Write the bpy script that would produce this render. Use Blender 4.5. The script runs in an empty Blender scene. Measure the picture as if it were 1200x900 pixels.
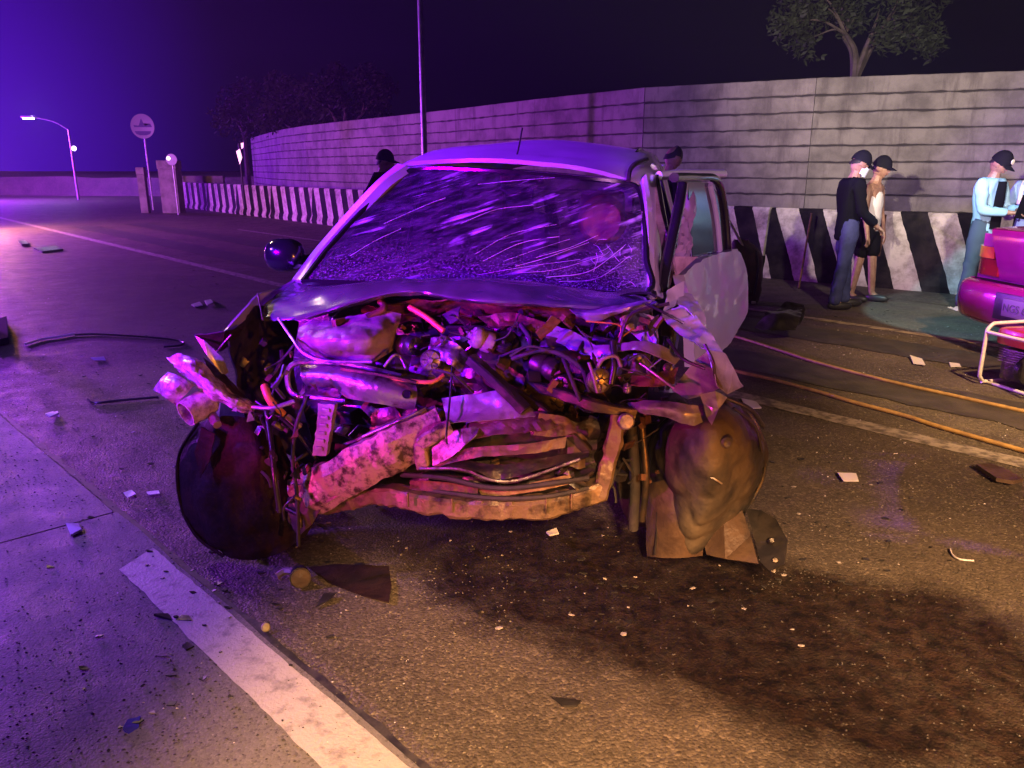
import bpy, bmesh, math, random
from mathutils import Vector, Matrix, noise, Euler
R = math.radians
V = Vector
S = bpy.context.scene
COL = S.collection

# ------------------------------------------------------------------ camera
CAM_H, PITCH, FPX = 1.55, R(15.7), 900.0
cd = bpy.data.cameras.new('camera'); cam = bpy.data.objects.new('camera', cd); COL.objects.link(cam)
cam.location = (0, 0, CAM_H); cam.rotation_euler = (R(90) - PITCH, 0, 0)
cd.sensor_width = 36; cd.lens = 36 * FPX / 1200; cd.clip_start = .05; cd.clip_end = 800
S.camera = cam
# ------------------------------------------------------------------ world: night sky with violet glow low on the left
W = bpy.data.worlds.new('World'); S.world = W; W.use_nodes = True
nt = W.node_tree; nt.nodes.clear()
def wn(t, **k):
    n = nt.nodes.new(t)
    for a, b in k.items(): setattr(n, a, b)
    return n
wo = wn('ShaderNodeOutputWorld'); bg = wn('ShaderNodeBackground'); tc = wn('ShaderNodeTexCoord')
def wdot(vec, lo, hi, p):
    v = V(vec).normalized()
    d = wn('ShaderNodeVectorMath', operation='DOT_PRODUCT'); nt.links.new(tc.outputs['Generated'], d.inputs[0]); d.inputs[1].default_value = v
    m = wn('ShaderNodeMapRange'); nt.links.new(d.outputs['Value'], m.inputs[0]); m.inputs[1].default_value = lo; m.inputs[2].default_value = hi
    q = wn('ShaderNodeMath', operation='POWER'); nt.links.new(m.outputs[0], q.inputs[0]); q.inputs[1].default_value = p
    return q.outputs[0]
def wcol(fac, c, prev):
    m = wn('ShaderNodeMix', data_type='RGBA', blend_type='ADD'); m.inputs[0].default_value = 1
    s = wn('ShaderNodeVectorMath', operation='SCALE'); s.inputs[0].default_value = c; nt.links.new(fac, s.inputs['Scale'])
    if prev is None: m.inputs[6].default_value = (.0009, .0008, .0028, 1)
    else: nt.links.new(prev, m.inputs[6])
    nt.links.new(s.outputs[0], m.inputs[7]); return m.outputs[2]
c_ = wcol(wdot((-.86, .86, .10), .90, 1.0, 1.5), (.015, .0004, .08), None)
c_ = wcol(wdot((-.70, .86, .02), .92, 1.0, 2.5), (.045, .0, .46), c_)
nt.links.new(c_, bg.inputs[0]); bg.inputs[1].default_value = 1.0
nt.links.new(bg.outputs[0], wo.inputs[0])
# ------------------------------------------------------------------ lamps of the night scene (street lamp, beacons, work lamp) and added fill spots
def lamp(name, kind, loc, col, power, size=.1, target=None, spot=60, blend=.6):
    l = bpy.data.lights.new(name, kind); l.color = col; l.energy = power
    l.shadow_soft_size = size
    if kind == 'SPOT': l.spot_size = R(spot); l.spot_blend = blend
    o = bpy.data.objects.new(name, l); COL.objects.link(o); o.location = loc
    if target: o.rotation_euler = (V(target) - V(loc)).to_track_quat('-Z', 'Y').to_euler()
    return o
lamp('street_lamp_light', 'SPOT', (-5.6, 7.4, 5.2), (1, .60, .34), 450, .12, (1.6, 1.4, 0), 74, .6)
lamp('near_fill_light', 'SPOT', (.4, -1.5, 2.5), (1, .52, .22), 3700, .2, (.4, .85, 0), 44, .35)  # warm fill added behind the camera for the foreground, cone kept off the bonnet
lamp('near_right_fill_light', 'SPOT', (2.5, -1.0, 2.6), (1, .53, .24), 3300, .2, (2.6, 1.75, 0), 46, .4)  # added twin of the foreground fill, brightens the lower right road
lamp('roadside_fill_light', 'SPOT', (3.4, 1.6, 4.8), (1, .60, .28), 3600, .15, (4.4, 5.2, 0), 46, .7)  # added warm spot for the road and hoses on the right, no real source
lamp('roof_blue_fill_light', 'SPOT', (-3.4, 5.6, 3.4), (.22, .0, 1), 7000, .12, (.4, 4.7, 1.6), 50, .5)  # added blue spot that makes the roof brighter than the bonnet
lamp('blue_beacon_light', 'SPOT', (-5.4, -.5, 2.3), (.14, .0, 1), 9500, .14, (.1, 3.75, 1.55), 24, .5)
lamp('violet_fill_light', 'SPOT', (-4.7, -.7, 2.1), (.75, .0, 1), 1500, .08, (-.2, 3.5, 1.5), 18, .6)  # extra spot added to tint the windscreen streaks
lamp('low_blue_fill_light', 'SPOT', (-4.6, 2.2, 2.6), (.20, .05, 1), 1200, .12, (-3.0, 3.8, 0), 100, .8)  # added purple fill for the shoulder slab and left ground
lamp('wall_blue_fill_light', 'SPOT', (-3.0, 1.0, 3.0), (.16, .06, 1), 1500, .12, (4.2, 12.5, 2.4), 34, .6)  # blue spot added for the wall alone
lamp('far_blue_beacon_light', 'POINT', (-14.5, 16, 2.2), (.42, .05, 1), 9500, .2)
lamp('farther_blue_fill_light', 'POINT', (-27, 36, 3.0), (.30, .02, 1), 22000, .3)  # extra blue point added to light the far bank and ground
lamp('far_amber_beacon_light', 'POINT', (-13.6, 19.8, 1.2), (1, .35, .05), 1300, .15)
lamp('magenta_beacon_light', 'SPOT', (-4.7, -.8, 1.15), (1, .03, .50), 1700, .05, (-.1, 3.0, 1.02), 20, .6)
lamp('right_magenta_fill_light', 'SPOT', (1.6, 1.0, 2.3), (1, .03, .75), 500, .1, (4.7, 6.2, .6), 24, .6)  # added spot that tints the saloon magenta
lamp('pink_beacon_light', 'SPOT', (1.4, -.9, 1.9), (1, .34, .95), 800, .08, (1.08, 4.2, 1.0), 22, .6)
lamp('amber_beacon_light', 'SPOT', (1.9, -.5, .7), (1, .27, .03), 380, .05, (.0, 2.9, .62), 38, .8)
lamp('headlight_glow', 'SPOT', (-1.6, -.8, 2.3), (1, .83, .68), 10500, .06, (7.2, 13.6, 3.7), 30, .8)
lamp('wall_fill_light', 'SPOT', (2.9, 2.4, 3.8), (1, .82, .68), 2300, .1, (7.0, 12.6, 1.9), 58, .8)  # added warm fill for the right wall, clear of the wreck
lamp('work_lamp_light', 'SPOT', (2.4, 6.4, 3.4), (.42, .85, 1), 950, .03, (5.05, 8.0, .45), 36, .15)
S.view_settings.view_transform = 'Standard'; S.view_settings.look = 'None'
S.view_settings.exposure = 0; S.view_settings.gamma = 1
S.render.engine = 'CYCLES'
try: S.cycles.use_denoising = True; S.cycles.max_bounces = 6
except Exception: pass

# ------------------------------------------------------------------ helpers
def ray(px, py):
    f = V((0, math.cos(PITCH), -math.sin(PITCH))); u = V((0, math.sin(PITCH), math.cos(PITCH)))
    return f * FPX + V((1, 0, 0)) * (px - 600) + u * (450 - py)
def G(px, py, z=0.0):
    d = ray(px, py); t = (z - CAM_H) / d.z
    return V((0, 0, CAM_H)) + d * t
def AT(px, py, D):
    d = ray(px, py); return V((0, 0, CAM_H)) + d * (D / d.y)
YAW = R(12); ORG = V((-.12, 2.6, 0))
CW = Matrix.Translation(ORG) @ Matrix.Rotation(-YAW, 4, 'Z'); CI = CW.inverted()
def C(px, py, ly):
    o = CI @ V((0, 0, CAM_H)); d = CI.to_3x3() @ ray(px, py)
    return o + d * ((ly - o.y) / d.y)
def CL(pts): return [C(*p) for p in pts]

MATS = {}
def mat(name, c1, rough=.6, metal=0., c2=None, scale=8., bump=.0, bscale=60., coat=0., emit=None, detail=5, lo=.4, hi=.62, rough2=None, trans=0., spec=.5):
    if name in MATS: return MATS[name]
    m = bpy.data.materials.new(name); m.use_nodes = True; MATS[name] = m
    t = m.node_tree; b = t.nodes['Principled BSDF']
    b.inputs['Base Color'].default_value = (*c1, 1); b.inputs['Roughness'].default_value = rough; b.inputs['Metallic'].default_value = metal
    b.inputs['Coat Weight'].default_value = coat; b.inputs['Coat Roughness'].default_value = .08
    b.inputs['Transmission Weight'].default_value = trans; b.inputs['Specular IOR Level'].default_value = spec
    if emit: b.inputs['Emission Color'].default_value = (*emit[:3], 1); b.inputs['Emission Strength'].default_value = emit[3]
    tc = t.nodes.new('ShaderNodeTexCoord')
    if c2 is not None:
        n = t.nodes.new('ShaderNodeTexNoise'); n.inputs['Scale'].default_value = scale; n.inputs['Detail'].default_value = detail; n.inputs['Roughness'].default_value = .62
        t.links.new(tc.outputs['Object'], n.inputs['Vector'])
        r = t.nodes.new('ShaderNodeMapRange'); r.inputs[1].default_value = lo; r.inputs[2].default_value = hi
        t.links.new(n.outputs[0], r.inputs[0])
        x = t.nodes.new('ShaderNodeMix'); x.data_type = 'RGBA'; x.inputs[6].default_value = (*c1, 1); x.inputs[7].default_value = (*c2, 1)
        t.links.new(r.outputs[0], x.inputs[0]); t.links.new(x.outputs[2], b.inputs['Base Color'])
        if rough2 is not None:
            q = t.nodes.new('ShaderNodeMapRange'); q.inputs[3].default_value = rough; q.inputs[4].default_value = rough2
            t.links.new(r.outputs[0], q.inputs[0]); t.links.new(q.outputs[0], b.inputs['Roughness'])
    if bump:
        n = t.nodes.new('ShaderNodeTexNoise'); n.inputs['Scale'].default_value = bscale; n.inputs['Detail'].default_value = 4
        t.links.new(tc.outputs['Object'], n.inputs['Vector'])
        bp = t.nodes.new('ShaderNodeBump'); bp.inputs['Strength'].default_value = bump; bp.inputs['Distance'].default_value = .01
        t.links.new(n.outputs[0], bp.inputs['Height']); t.links.new(bp.outputs[0], b.inputs['Normal'])
    return m

def put(name, me, m=None, parent=None):
    o = bpy.data.objects.new(name, me); COL.objects.link(o)
    if m is not None and not me.materials: me.materials.append(m)
    if parent is not None: o.parent = parent
    return o
def mk(name, vs, fs, m, parent=None, smooth=35, cell=None):
    me = bpy.data.meshes.new(name); me.from_pydata([tuple(v) for v in vs], [], fs)
    if smooth:
        me.shade_smooth()
        me.set_sharp_from_angle(angle=R(smooth))
    me.update(); return put(name, me, m, parent)
def tag(o, label=None, cat=None, group=None, kind=None):
    if label: o['label'] = label
    if cat: o['category'] = cat
    if group: o['group'] = group
    if kind: o['kind'] = kind
    return o
def empty(name, loc=(0, 0, 0), rz=0, label=None, cat=None, group=None):
    o = bpy.data.objects.new(name, None); COL.objects.link(o); o.location = loc; o.rotation_euler = (0, 0, rz); o.empty_display_size = .1
    return tag(o, label, cat, group)
def copy_tree(o, parent=None):
    c = o.copy(); COL.objects.link(c)
    if parent is not None: c.parent = parent
    for ch in list(o.children): copy_tree(ch, c)
    return c
def crom(P, n):
    P = [V(p) for p in P]
    if len(P) == 2: return [P[0].lerp(P[1], i / (n - 1)) for i in range(n)]
    L = [0.0]
    for a, b in zip(P, P[1:]): L.append(L[-1] + max((b - a).length, 1e-6))
    out = []
    for i in range(n):
        s = L[-1] * i / (n - 1); k = 0
        while k < len(P) - 2 and L[k + 1] < s: k += 1
        t = (s - L[k]) / (L[k + 1] - L[k])
        p1, p2 = P[k], P[k + 1]; p0 = P[k - 1] if k else p1 * 2 - p2; p3 = P[k + 2] if k + 2 < len(P) else p2 * 2 - p1
        out.append(.5 * ((2 * p1) + (p2 - p0) * t + (2 * p0 - 5 * p1 + 4 * p2 - p3) * t * t + (3 * p1 - p0 - 3 * p2 + p3) * t ** 3))
    return out
def crumple(p, amp, sc, seed):
    q = p * sc + V((seed * 7.3, seed * 3.1, seed * 1.7))
    a = noise.noise(q); b = 1 - abs(noise.noise(q * 1.9 + V((5, 2, 9)))) * 2; c = noise.noise(q * 4.1)
    return amp * (a * 1.1 + b * .7 + c * .3)
def loft(name, rows, m, parent=None, nu=24, nv=12, thick=.003, amp=0., sc=5., seed=1, smooth=30, pin=False):
    rr = [crom(r, nu) for r in rows]
    cols = [crom([r[i] for r in rr], nv) for i in range(nu)]
    g = [[cols[i][j] for i in range(nu)] for j in range(nv)]
    def nrm(i, j):
        a = g[j][min(i + 1, nu - 1)] - g[j][max(i - 1, 0)]; b = g[min(j + 1, nv - 1)][i] - g[max(j - 1, 0)][i]
        n = a.cross(b); return n.normalized() if n.length > 1e-9 else V((0, 0, 1))
    N = [[nrm(i, j) for i in range(nu)] for j in range(nv)]
    if amp:
        for j in range(nv):
            for i in range(nu):
                k = 1.
                if pin: k = min(1, min(i, nu - 1 - i) / 3, min(j, nv - 1 - j) / 3)
                g[j][i] = g[j][i] + N[j][i] * crumple(g[j][i], amp * k, sc, seed)
        N = [[nrm(i, j) for i in range(nu)] for j in range(nv)]
    vs = [g[j][i] for j in range(nv) for i in range(nu)]
    n0 = len(vs); idx = lambda i, j: j * nu + i
    fs = [(idx(i, j), idx(i + 1, j), idx(i + 1, j + 1), idx(i, j + 1)) for j in range(nv - 1) for i in range(nu - 1)]
    if thick:
        vs += [g[j][i] - N[j][i] * thick for j in range(nv) for i in range(nu)]
        fs += [tuple(n0 + k for k in reversed(f)) for f in fs]
        bd = [idx(i, 0) for i in range(nu)] + [idx(nu - 1, j) for j in range(1, nv)] + [idx(i, nv - 1) for i in range(nu - 2, -1, -1)] + [idx(0, j) for j in range(nv - 2, 0, -1)]
        for a, b in zip(bd, bd[1:] + bd[:1]): fs.append((b, a, n0 + a, n0 + b))
    return mk(name, vs, fs, m, parent, smooth)
def tube_geo(P, r, seg=8, n=None, flat=1., cap=True):
    n = n or max(4, len(P) * 5); Q = crom(P, n); vs, fs = [], []
    up = V((0, 0, 1)); prev = None
    for k, p in enumerate(Q):
        d = (Q[min(k + 1, n - 1)] - Q[max(k - 1, 0)]).normalized()
        if prev is None:
            s = d.cross(up if abs(d.z) < .9 else V((1, 0, 0))).normalized()
        else:
            s = (prev - d * prev.dot(d)).normalized()
        prev = s; t = d.cross(s)
        rk = r(k / (n - 1)) if callable(r) else r
        for a in range(seg):
            an = 2 * math.pi * a / seg
            vs.append(p + s * math.cos(an) * rk + t * math.sin(an) * rk * flat)
    for k in range(n - 1):
        for a in range(seg):
            b = (a + 1) % seg; fs.append((k * seg + a, k * seg + b, (k + 1) * seg + b, (k + 1) * seg + a))
    if cap:
        fs.append(tuple(reversed(range(seg)))); fs.append(tuple((n - 1) * seg + a for a in range(seg)))
    return vs, fs
def tube(name, P, r, m, parent=None, seg=8, n=None, flat=1., smooth=50):
    vs, fs = tube_geo(P, r, seg, n, flat); return mk(name, vs, fs, m, parent, smooth)
def beam(name, P, w, h, m, parent=None, n=20, dent=.0, sc=9, seed=1, bev=.25, roll=0.):
    """hollow-looking rectangular section swept along P; w across, h up"""
    Q = crom(P, n); vs, fs = [], []
    prof = [(-1, -1 + bev), (-1, 1 - bev), (-1 + bev, 1), (1 - bev, 1), (1, 1 - bev), (1, -1 + bev), (1 - bev, -1), (-1 + bev, -1)]
    for k, p in enumerate(Q):
        d = (Q[min(k + 1, n - 1)] - Q[max(k - 1, 0)]).normalized()
        up = V((0, 0, 1))
        if abs(d.z) > .9: up = V((0, 1, 0))
        s = d.cross(up).normalized(); t = s.cross(d).normalized()
        if roll: s, t = s * math.cos(roll) + t * math.sin(roll), t * math.cos(roll) - s * math.sin(roll)
        for a, b in prof:
            v = p + s * a * w / 2 + t * b * h / 2
            if dent: v += (s * a + t * b).normalized() * crumple(v, dent, sc, seed)
            vs.append(v)
    e = len(prof)
    for k in range(n - 1):
        for a in range(e):
            b = (a + 1) % e; fs.append((k * e + a, k * e + b, (k + 1) * e + b, (k + 1) * e + a))
    fs.append(tuple(reversed(range(e)))); fs.append(tuple((n - 1) * e + a for a in range(e)))
    return mk(name, vs, fs, m, parent, 28)
def plate(name, P, th, m, parent=None, dirv=None, amp=0., sc=6., seed=1, cuts=0, smooth=25):
    """outline P (3D, roughly planar) given real thickness along its normal"""
    P = [V(p) for p in P]; n = V((0, 0, 0)); c = sum(P, V()) / len(P)
    for a, b in zip(P, P[1:] + P[:1]): n += (a - c).cross(b - c)
    n = V(dirv).normalized() if dirv is not None else n.normalized()
    bm = bmesh.new(); vs = [bm.verts.new(p) for p in P]
    try: f = bm.faces.new(vs)
    except ValueError: bm.free(); return None
    bmesh.ops.triangulate(bm, faces=bm.faces[:])
    for _ in range(cuts): bmesh.ops.subdivide_edges(bm, edges=bm.edges[:], cuts=1, use_grid_fill=True); 
    if amp:
        for v in bm.verts: v.co += n * crumple(v.co, amp, sc, seed)
    g = bmesh.ops.extrude_face_region(bm, geom=bm.faces[:])
    for v in [x for x in g['geom'] if isinstance(x, bmesh.types.BMVert)]: v.co -= n * th
    bmesh.ops.recalc_face_normals(bm, faces=bm.faces[:])
    me = bpy.data.meshes.new(name); bm.to_mesh(me); bm.free()
    me.shade_smooth(); me.set_sharp_from_angle(angle=R(smooth))
    return put(name, me, m, parent)
def box_geo(c, s, rot=None, bev=0.):
    bm = bmesh.new(); bmesh.ops.create_cube(bm, size=1)
    bmesh.ops.scale(bm, vec=V(s), verts=bm.verts[:])
    if bev: bmesh.ops.bevel(bm, geom=bm.edges[:], offset=bev, segments=2, affect='EDGES', profile=.6)
    M = Matrix.Translation(V(c)) @ ((rot if isinstance(rot, Matrix) else Euler(rot).to_matrix().to_4x4()) if rot is not None else Matrix())
    bmesh.ops.transform(bm, matrix=M, verts=bm.verts[:])
    bm.verts.index_update()
    vs = [v.co.copy() for v in bm.verts]; fs = [tuple(v.index for v in f.verts) for f in bm.faces]; bm.free(); return vs, fs
def box(name, c, s, m, parent=None, rot=None, bev=0.):
    vs, fs = box_geo(c, s, rot, bev); return mk(name, vs, fs, m, parent, 35)
def lathe(name, prof, c, axis, m, parent=None, seg=24, smooth=35):
    """prof: (radius, along) list spun about axis"""
    ax = V(axis).normalized(); s = ax.orthogonal().normalized(); t = ax.cross(s); vs, fs = [], []
    for r, h in prof:
        for k in range(seg):
            a = 2 * math.pi * k / seg; vs.append(V(c) + ax * h + (s * math.cos(a) + t * math.sin(a)) * r)
    for j in range(len(prof) - 1):
        for k in range(seg):
            b = (k + 1) % seg; fs.append((j * seg + k, j * seg + b, (j + 1) * seg + b, (j + 1) * seg + k))
    if prof[0][0] > 1e-4: fs.append(tuple(reversed(range(seg))))
    if prof[-1][0] > 1e-4: fs.append(tuple((len(prof) - 1) * seg + k for k in range(seg)))
    return mk(name, vs, fs, m, parent, smooth)
class MB:
    def __init__(s): s.v, s.f = [], []
    def add(s, g):
        n = len(s.v); s.v += g[0]; s.f += [tuple(n + i for i in f) for f in g[1]]; return s
    def build(s, name, m, parent=None, smooth=35): return mk(name, s.v, s.f, m, parent, smooth)
# ------------------------------------------------------------------ materials of the ground
def nodes(m): return m.node_tree.nodes, m.node_tree.links
def ground_mat(name, cA, cB, cC, agg=90., bump=.6, spill_shade=False, wear=True, rough=.62, pits=.75):
    m = bpy.data.materials.new(name); m.use_nodes = True; N, L = nodes(m); b = N['Principled BSDF']
    tc = N.new('ShaderNodeTexCoord')
    def nz(sc, det=6, rg=.6):
        n = N.new('ShaderNodeTexNoise'); n.inputs['Scale'].default_value = sc; n.inputs['Detail'].default_value = det; n.inputs['Roughness'].default_value = rg
        L.new(tc.outputs['Object'], n.inputs['Vector']); return n.outputs[0]
    def mr(s, a, c, d=0., e=1.):
        r = N.new('ShaderNodeMapRange'); r.inputs[1].default_value = a; r.inputs[2].default_value = c; r.inputs[3].default_value = d; r.inputs[4].default_value = e
        L.new(s, r.inputs[0]); return r.outputs[0]
    def mix(f, a, c):
        x = N.new('ShaderNodeMix'); x.data_type = 'RGBA'; L.new(f, x.inputs[0])
        for k, q in ((6, a), (7, c)):
            if isinstance(q, tuple): x.inputs[k].default_value = (*q, 1)
            else: L.new(q, x.inputs[k])
        return x.outputs[2]
    col = mix(mr(nz(1.3, 8), .38, .62), cA, cB)
    vo = N.new('ShaderNodeTexVoronoi'); vo.inputs['Scale'].default_value = agg; L.new(tc.outputs['Object'], vo.inputs['Vector'])
    sep = N.new('ShaderNodeSeparateColor'); L.new(vo.outputs['Color'], sep.inputs[0])
    col = mix(mr(sep.outputs[0], .62, 1.0, 0, .55), col, cC)
    col = mix(mr(sep.outputs[1], .75, .95, 0, .6), col, tuple(x * .35 for x in cA))
    pit = nz(38, 5, .7); col = mix(mr(pit, .60, .70, 0, pits), col, tuple(x * .3 for x in cA))
    rgh = mr(nz(5, 6), .3, .7, rough - .12, rough + .16)
    hsum = N.new('ShaderNodeMath'); hsum.operation = 'MULTIPLY_ADD'; L.new(vo.outputs['Distance'], hsum.inputs[0]); hsum.inputs[1].default_value = -.5; L.new(pit, hsum.inputs[2])
    if spill_shade:
        # fluid from the wreck plus the car's painted shadow: distorted ellipse in ground coordinates
        mp = N.new('ShaderNodeMapping'); mp.inputs['Location'].default_value = spill_shade[0]; mp.inputs['Rotation'].default_value = (0, 0, spill_shade[1]); mp.inputs['Scale'].default_value = spill_shade[2]
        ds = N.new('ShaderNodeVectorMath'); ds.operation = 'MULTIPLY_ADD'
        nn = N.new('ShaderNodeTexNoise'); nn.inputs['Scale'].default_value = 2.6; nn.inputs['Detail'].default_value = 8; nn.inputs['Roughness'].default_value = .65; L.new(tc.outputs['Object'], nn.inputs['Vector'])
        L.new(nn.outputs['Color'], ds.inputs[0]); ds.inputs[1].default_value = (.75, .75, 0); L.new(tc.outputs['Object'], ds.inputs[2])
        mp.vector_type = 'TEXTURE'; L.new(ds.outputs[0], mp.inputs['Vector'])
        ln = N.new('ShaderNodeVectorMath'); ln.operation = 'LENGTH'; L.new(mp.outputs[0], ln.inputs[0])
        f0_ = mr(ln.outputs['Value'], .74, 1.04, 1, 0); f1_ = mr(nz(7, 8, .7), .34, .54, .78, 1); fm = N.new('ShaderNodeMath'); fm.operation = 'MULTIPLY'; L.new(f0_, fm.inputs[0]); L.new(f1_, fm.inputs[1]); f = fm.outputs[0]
        spill_shade_col = mix(mr(nz(22, 6, .7), .40, .64), (.004, .003, .0025), (.024, .014, .010))
        col = mix(f, col, spill_shade_col)
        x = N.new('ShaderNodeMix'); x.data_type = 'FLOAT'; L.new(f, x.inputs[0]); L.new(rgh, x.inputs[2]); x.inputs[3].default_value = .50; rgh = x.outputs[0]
    L.new(col, b.inputs['Base Color']); L.new(rgh, b.inputs['Roughness']); b.inputs['Specular IOR Level'].default_value = .18
    bp = N.new('ShaderNodeBump'); bp.inputs['Strength'].default_value = bump; bp.inputs['Distance'].default_value = .012
    L.new(hsum.outputs[0], bp.inputs['Height']); L.new(bp.outputs[0], b.inputs['Normal'])
    return m
M_asph = ground_mat('asphalt', (.10, .082, .062), (.055, .046, .038), (.22, .18, .135), 105, .62, spill_shade=((1.10, 2.86, 0), R(-31), (1.62, .62, 1)))
M_conc = ground_mat('shoulder_concrete', (.16, .148, .138), (.125, .115, .108), (.20, .185, .17), 140, .22, pits=.3)
M_dirt = ground_mat('verge_dirt', (.10, .085, .06), (.06, .05, .04), (.16, .14, .1), 40, .5)

U = V((-.669, .743, 0)); NN = V((.743, .669, 0))
def RD(s, n, z=0): return U * s + NN * n + V((0, 0, z))
def NE(s): return .95 - .055 * (s - 1.43)
# ground: fine near the camera, one sheet to the horizon
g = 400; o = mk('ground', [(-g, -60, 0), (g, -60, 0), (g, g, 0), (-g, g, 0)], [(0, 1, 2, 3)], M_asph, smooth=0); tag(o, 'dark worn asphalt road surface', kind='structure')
# concrete shoulder slabs, near left, edge ragged
rnd = random.Random(4)
def slab(s0, s1, n0, n1, name, seed, z=.014, j0=0., j1=0.):
    top = []; steps = 40
    for k in range(steps + 1):
        s = s0 + (s1 - s0) * k / steps
        top.append(RD(s, NE(s) + n1 + .012 * noise.noise(V((s * 6, seed, 0))) + .008 * noise.noise(V((s * 22, seed, 4))), z))
    bot = [RD(s1 + j1, n0, z), RD(s0 + j0, n0, z)]
    P = top + bot; n = len(P)
    vs = P + [p + V((0, 0, -.1)) for p in P]
    fs = [tuple(reversed(range(n)))] + [(k, (k + 1) % n, n + (k + 1) % n, n + k) for k in range(n)]
    o = mk(name, vs, fs, M_conc, smooth=0); o.data.validate()
    return tag(o, 'weathered concrete shoulder slab', kind='structure')
def sn(p): return p.dot(U), p.dot(NN)
sA, nA = sn(G(135, 603)); sB, nB = sn(G(0, 640)); nedge = 0.
slab(-6, sA - .006, -8, nedge, 'concrete_slab', 1, j1=(sB - sA) / max(.01, abs(nB - nA)) * 9)
slab(sA + .006, 40, -8, nedge - .01, 'concrete_slab', 2, j0=(sB - sA) / max(.01, abs(nB - nA)) * 9)
# paint
def paint_mat(name, c, under, lo=.42, hi=.56, sc=9.):
    m = mat(name, c, .7, 0, under, sc, .35, 90, lo=lo, hi=hi); return m
M_line = paint_mat('worn_white_paint', (.30, .26, .22), (.10, .085, .07), .44, .60, 14)
M_line2 = paint_mat('shoulder_line_paint', (.40, .36, .33), (.19, .172, .158), .52, .70, 16)
def strip(name, s0, s1, n0, n1, z, m, wob=.02, seed=1, steps=120, parent=None, sl0=0., edge=False):
    L_, R_ = [], []
    for k in range(steps + 1):
        s = s0 + (s1 - s0) * k / steps
        e1 = wob * (noise.noise(V((s * 7, seed, 1))) + .6 * noise.noise(V((s * 30, seed, 2)))); e2 = wob * (noise.noise(V((s * 7, seed, 8))) + .6 * noise.noise(V((s * 30, seed, 9))))
        q = NE(s) if edge else 0; L_.append(RD(s + sl0 * k / steps, q + n0 + e1, z)); R_.append(RD(s, q + n1 + e2, z))
    n = steps + 1
    vs = L_ + R_; fs = [(k, k + 1, n + k + 1, n + k) for k in range(n - 1)]
    return mk(name, vs, fs, m, parent, 0)
s_, n_ = sn(G(190, 643))
tag(strip('shoulder_line', -3.5, s_, -.182, -.022, .018, M_line2, .007, 3, 240, sl0=-.10, edge=True), 'worn white painted edge line on the concrete shoulder', kind='structure')
tag(strip('lane_line', -6, 34, 4.60, 4.76, .004, M_line, .02, 5, 400), 'worn white lane line across the road', kind='structure')
tag(strip('lane_line', -8, 7.6, 7.75, 7.87, .004, mat('yellowed_line_paint', (.36, .30, .17), .7, 0, (.12, .1, .07), 10, .3, 90), .03, 7, 200), 'faded yellowish line beyond the hoses', kind='structure')
tag(strip('lane_line', 14, 20, 8.3, 8.42, .004, M_line, .02, 9, 60), 'short faded white line near the striped barrier', kind='structure')
tag(strip('road_seam', -6, 34, .0, .028, .004, mat('seam_tar', (.012, .011, .012), .6, 0, (.05, .044, .038), 20), .016, 11, 900, edge=True), 'dark dirt filled seam between slab and asphalt', kind='structure')
tag(strip('verge', -14, 60, 9.75, 16, .004, M_dirt, .1, 13, 200), 'dirty verge strip at the foot of the barrier', kind='structure')
# shadows of car and generator painted as dark bands on the far lane
M_band = mat('shadow_darkened_asphalt', (.030, .026, .024), .55, 0, (.055, .047, .04), 5, .5, 90)
tag(strip('shadow_band', -10, 24, 5.35, 5.95, .006, M_band, .06, 15, 200), 'painted shadow band between the hoses', kind='structure')
tag(strip('shadow_band', -10, 24, 6.75, 7.35, .006, M_band, .06, 17, 200), 'painted shadow band beyond the hoses', kind='structure')

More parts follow.
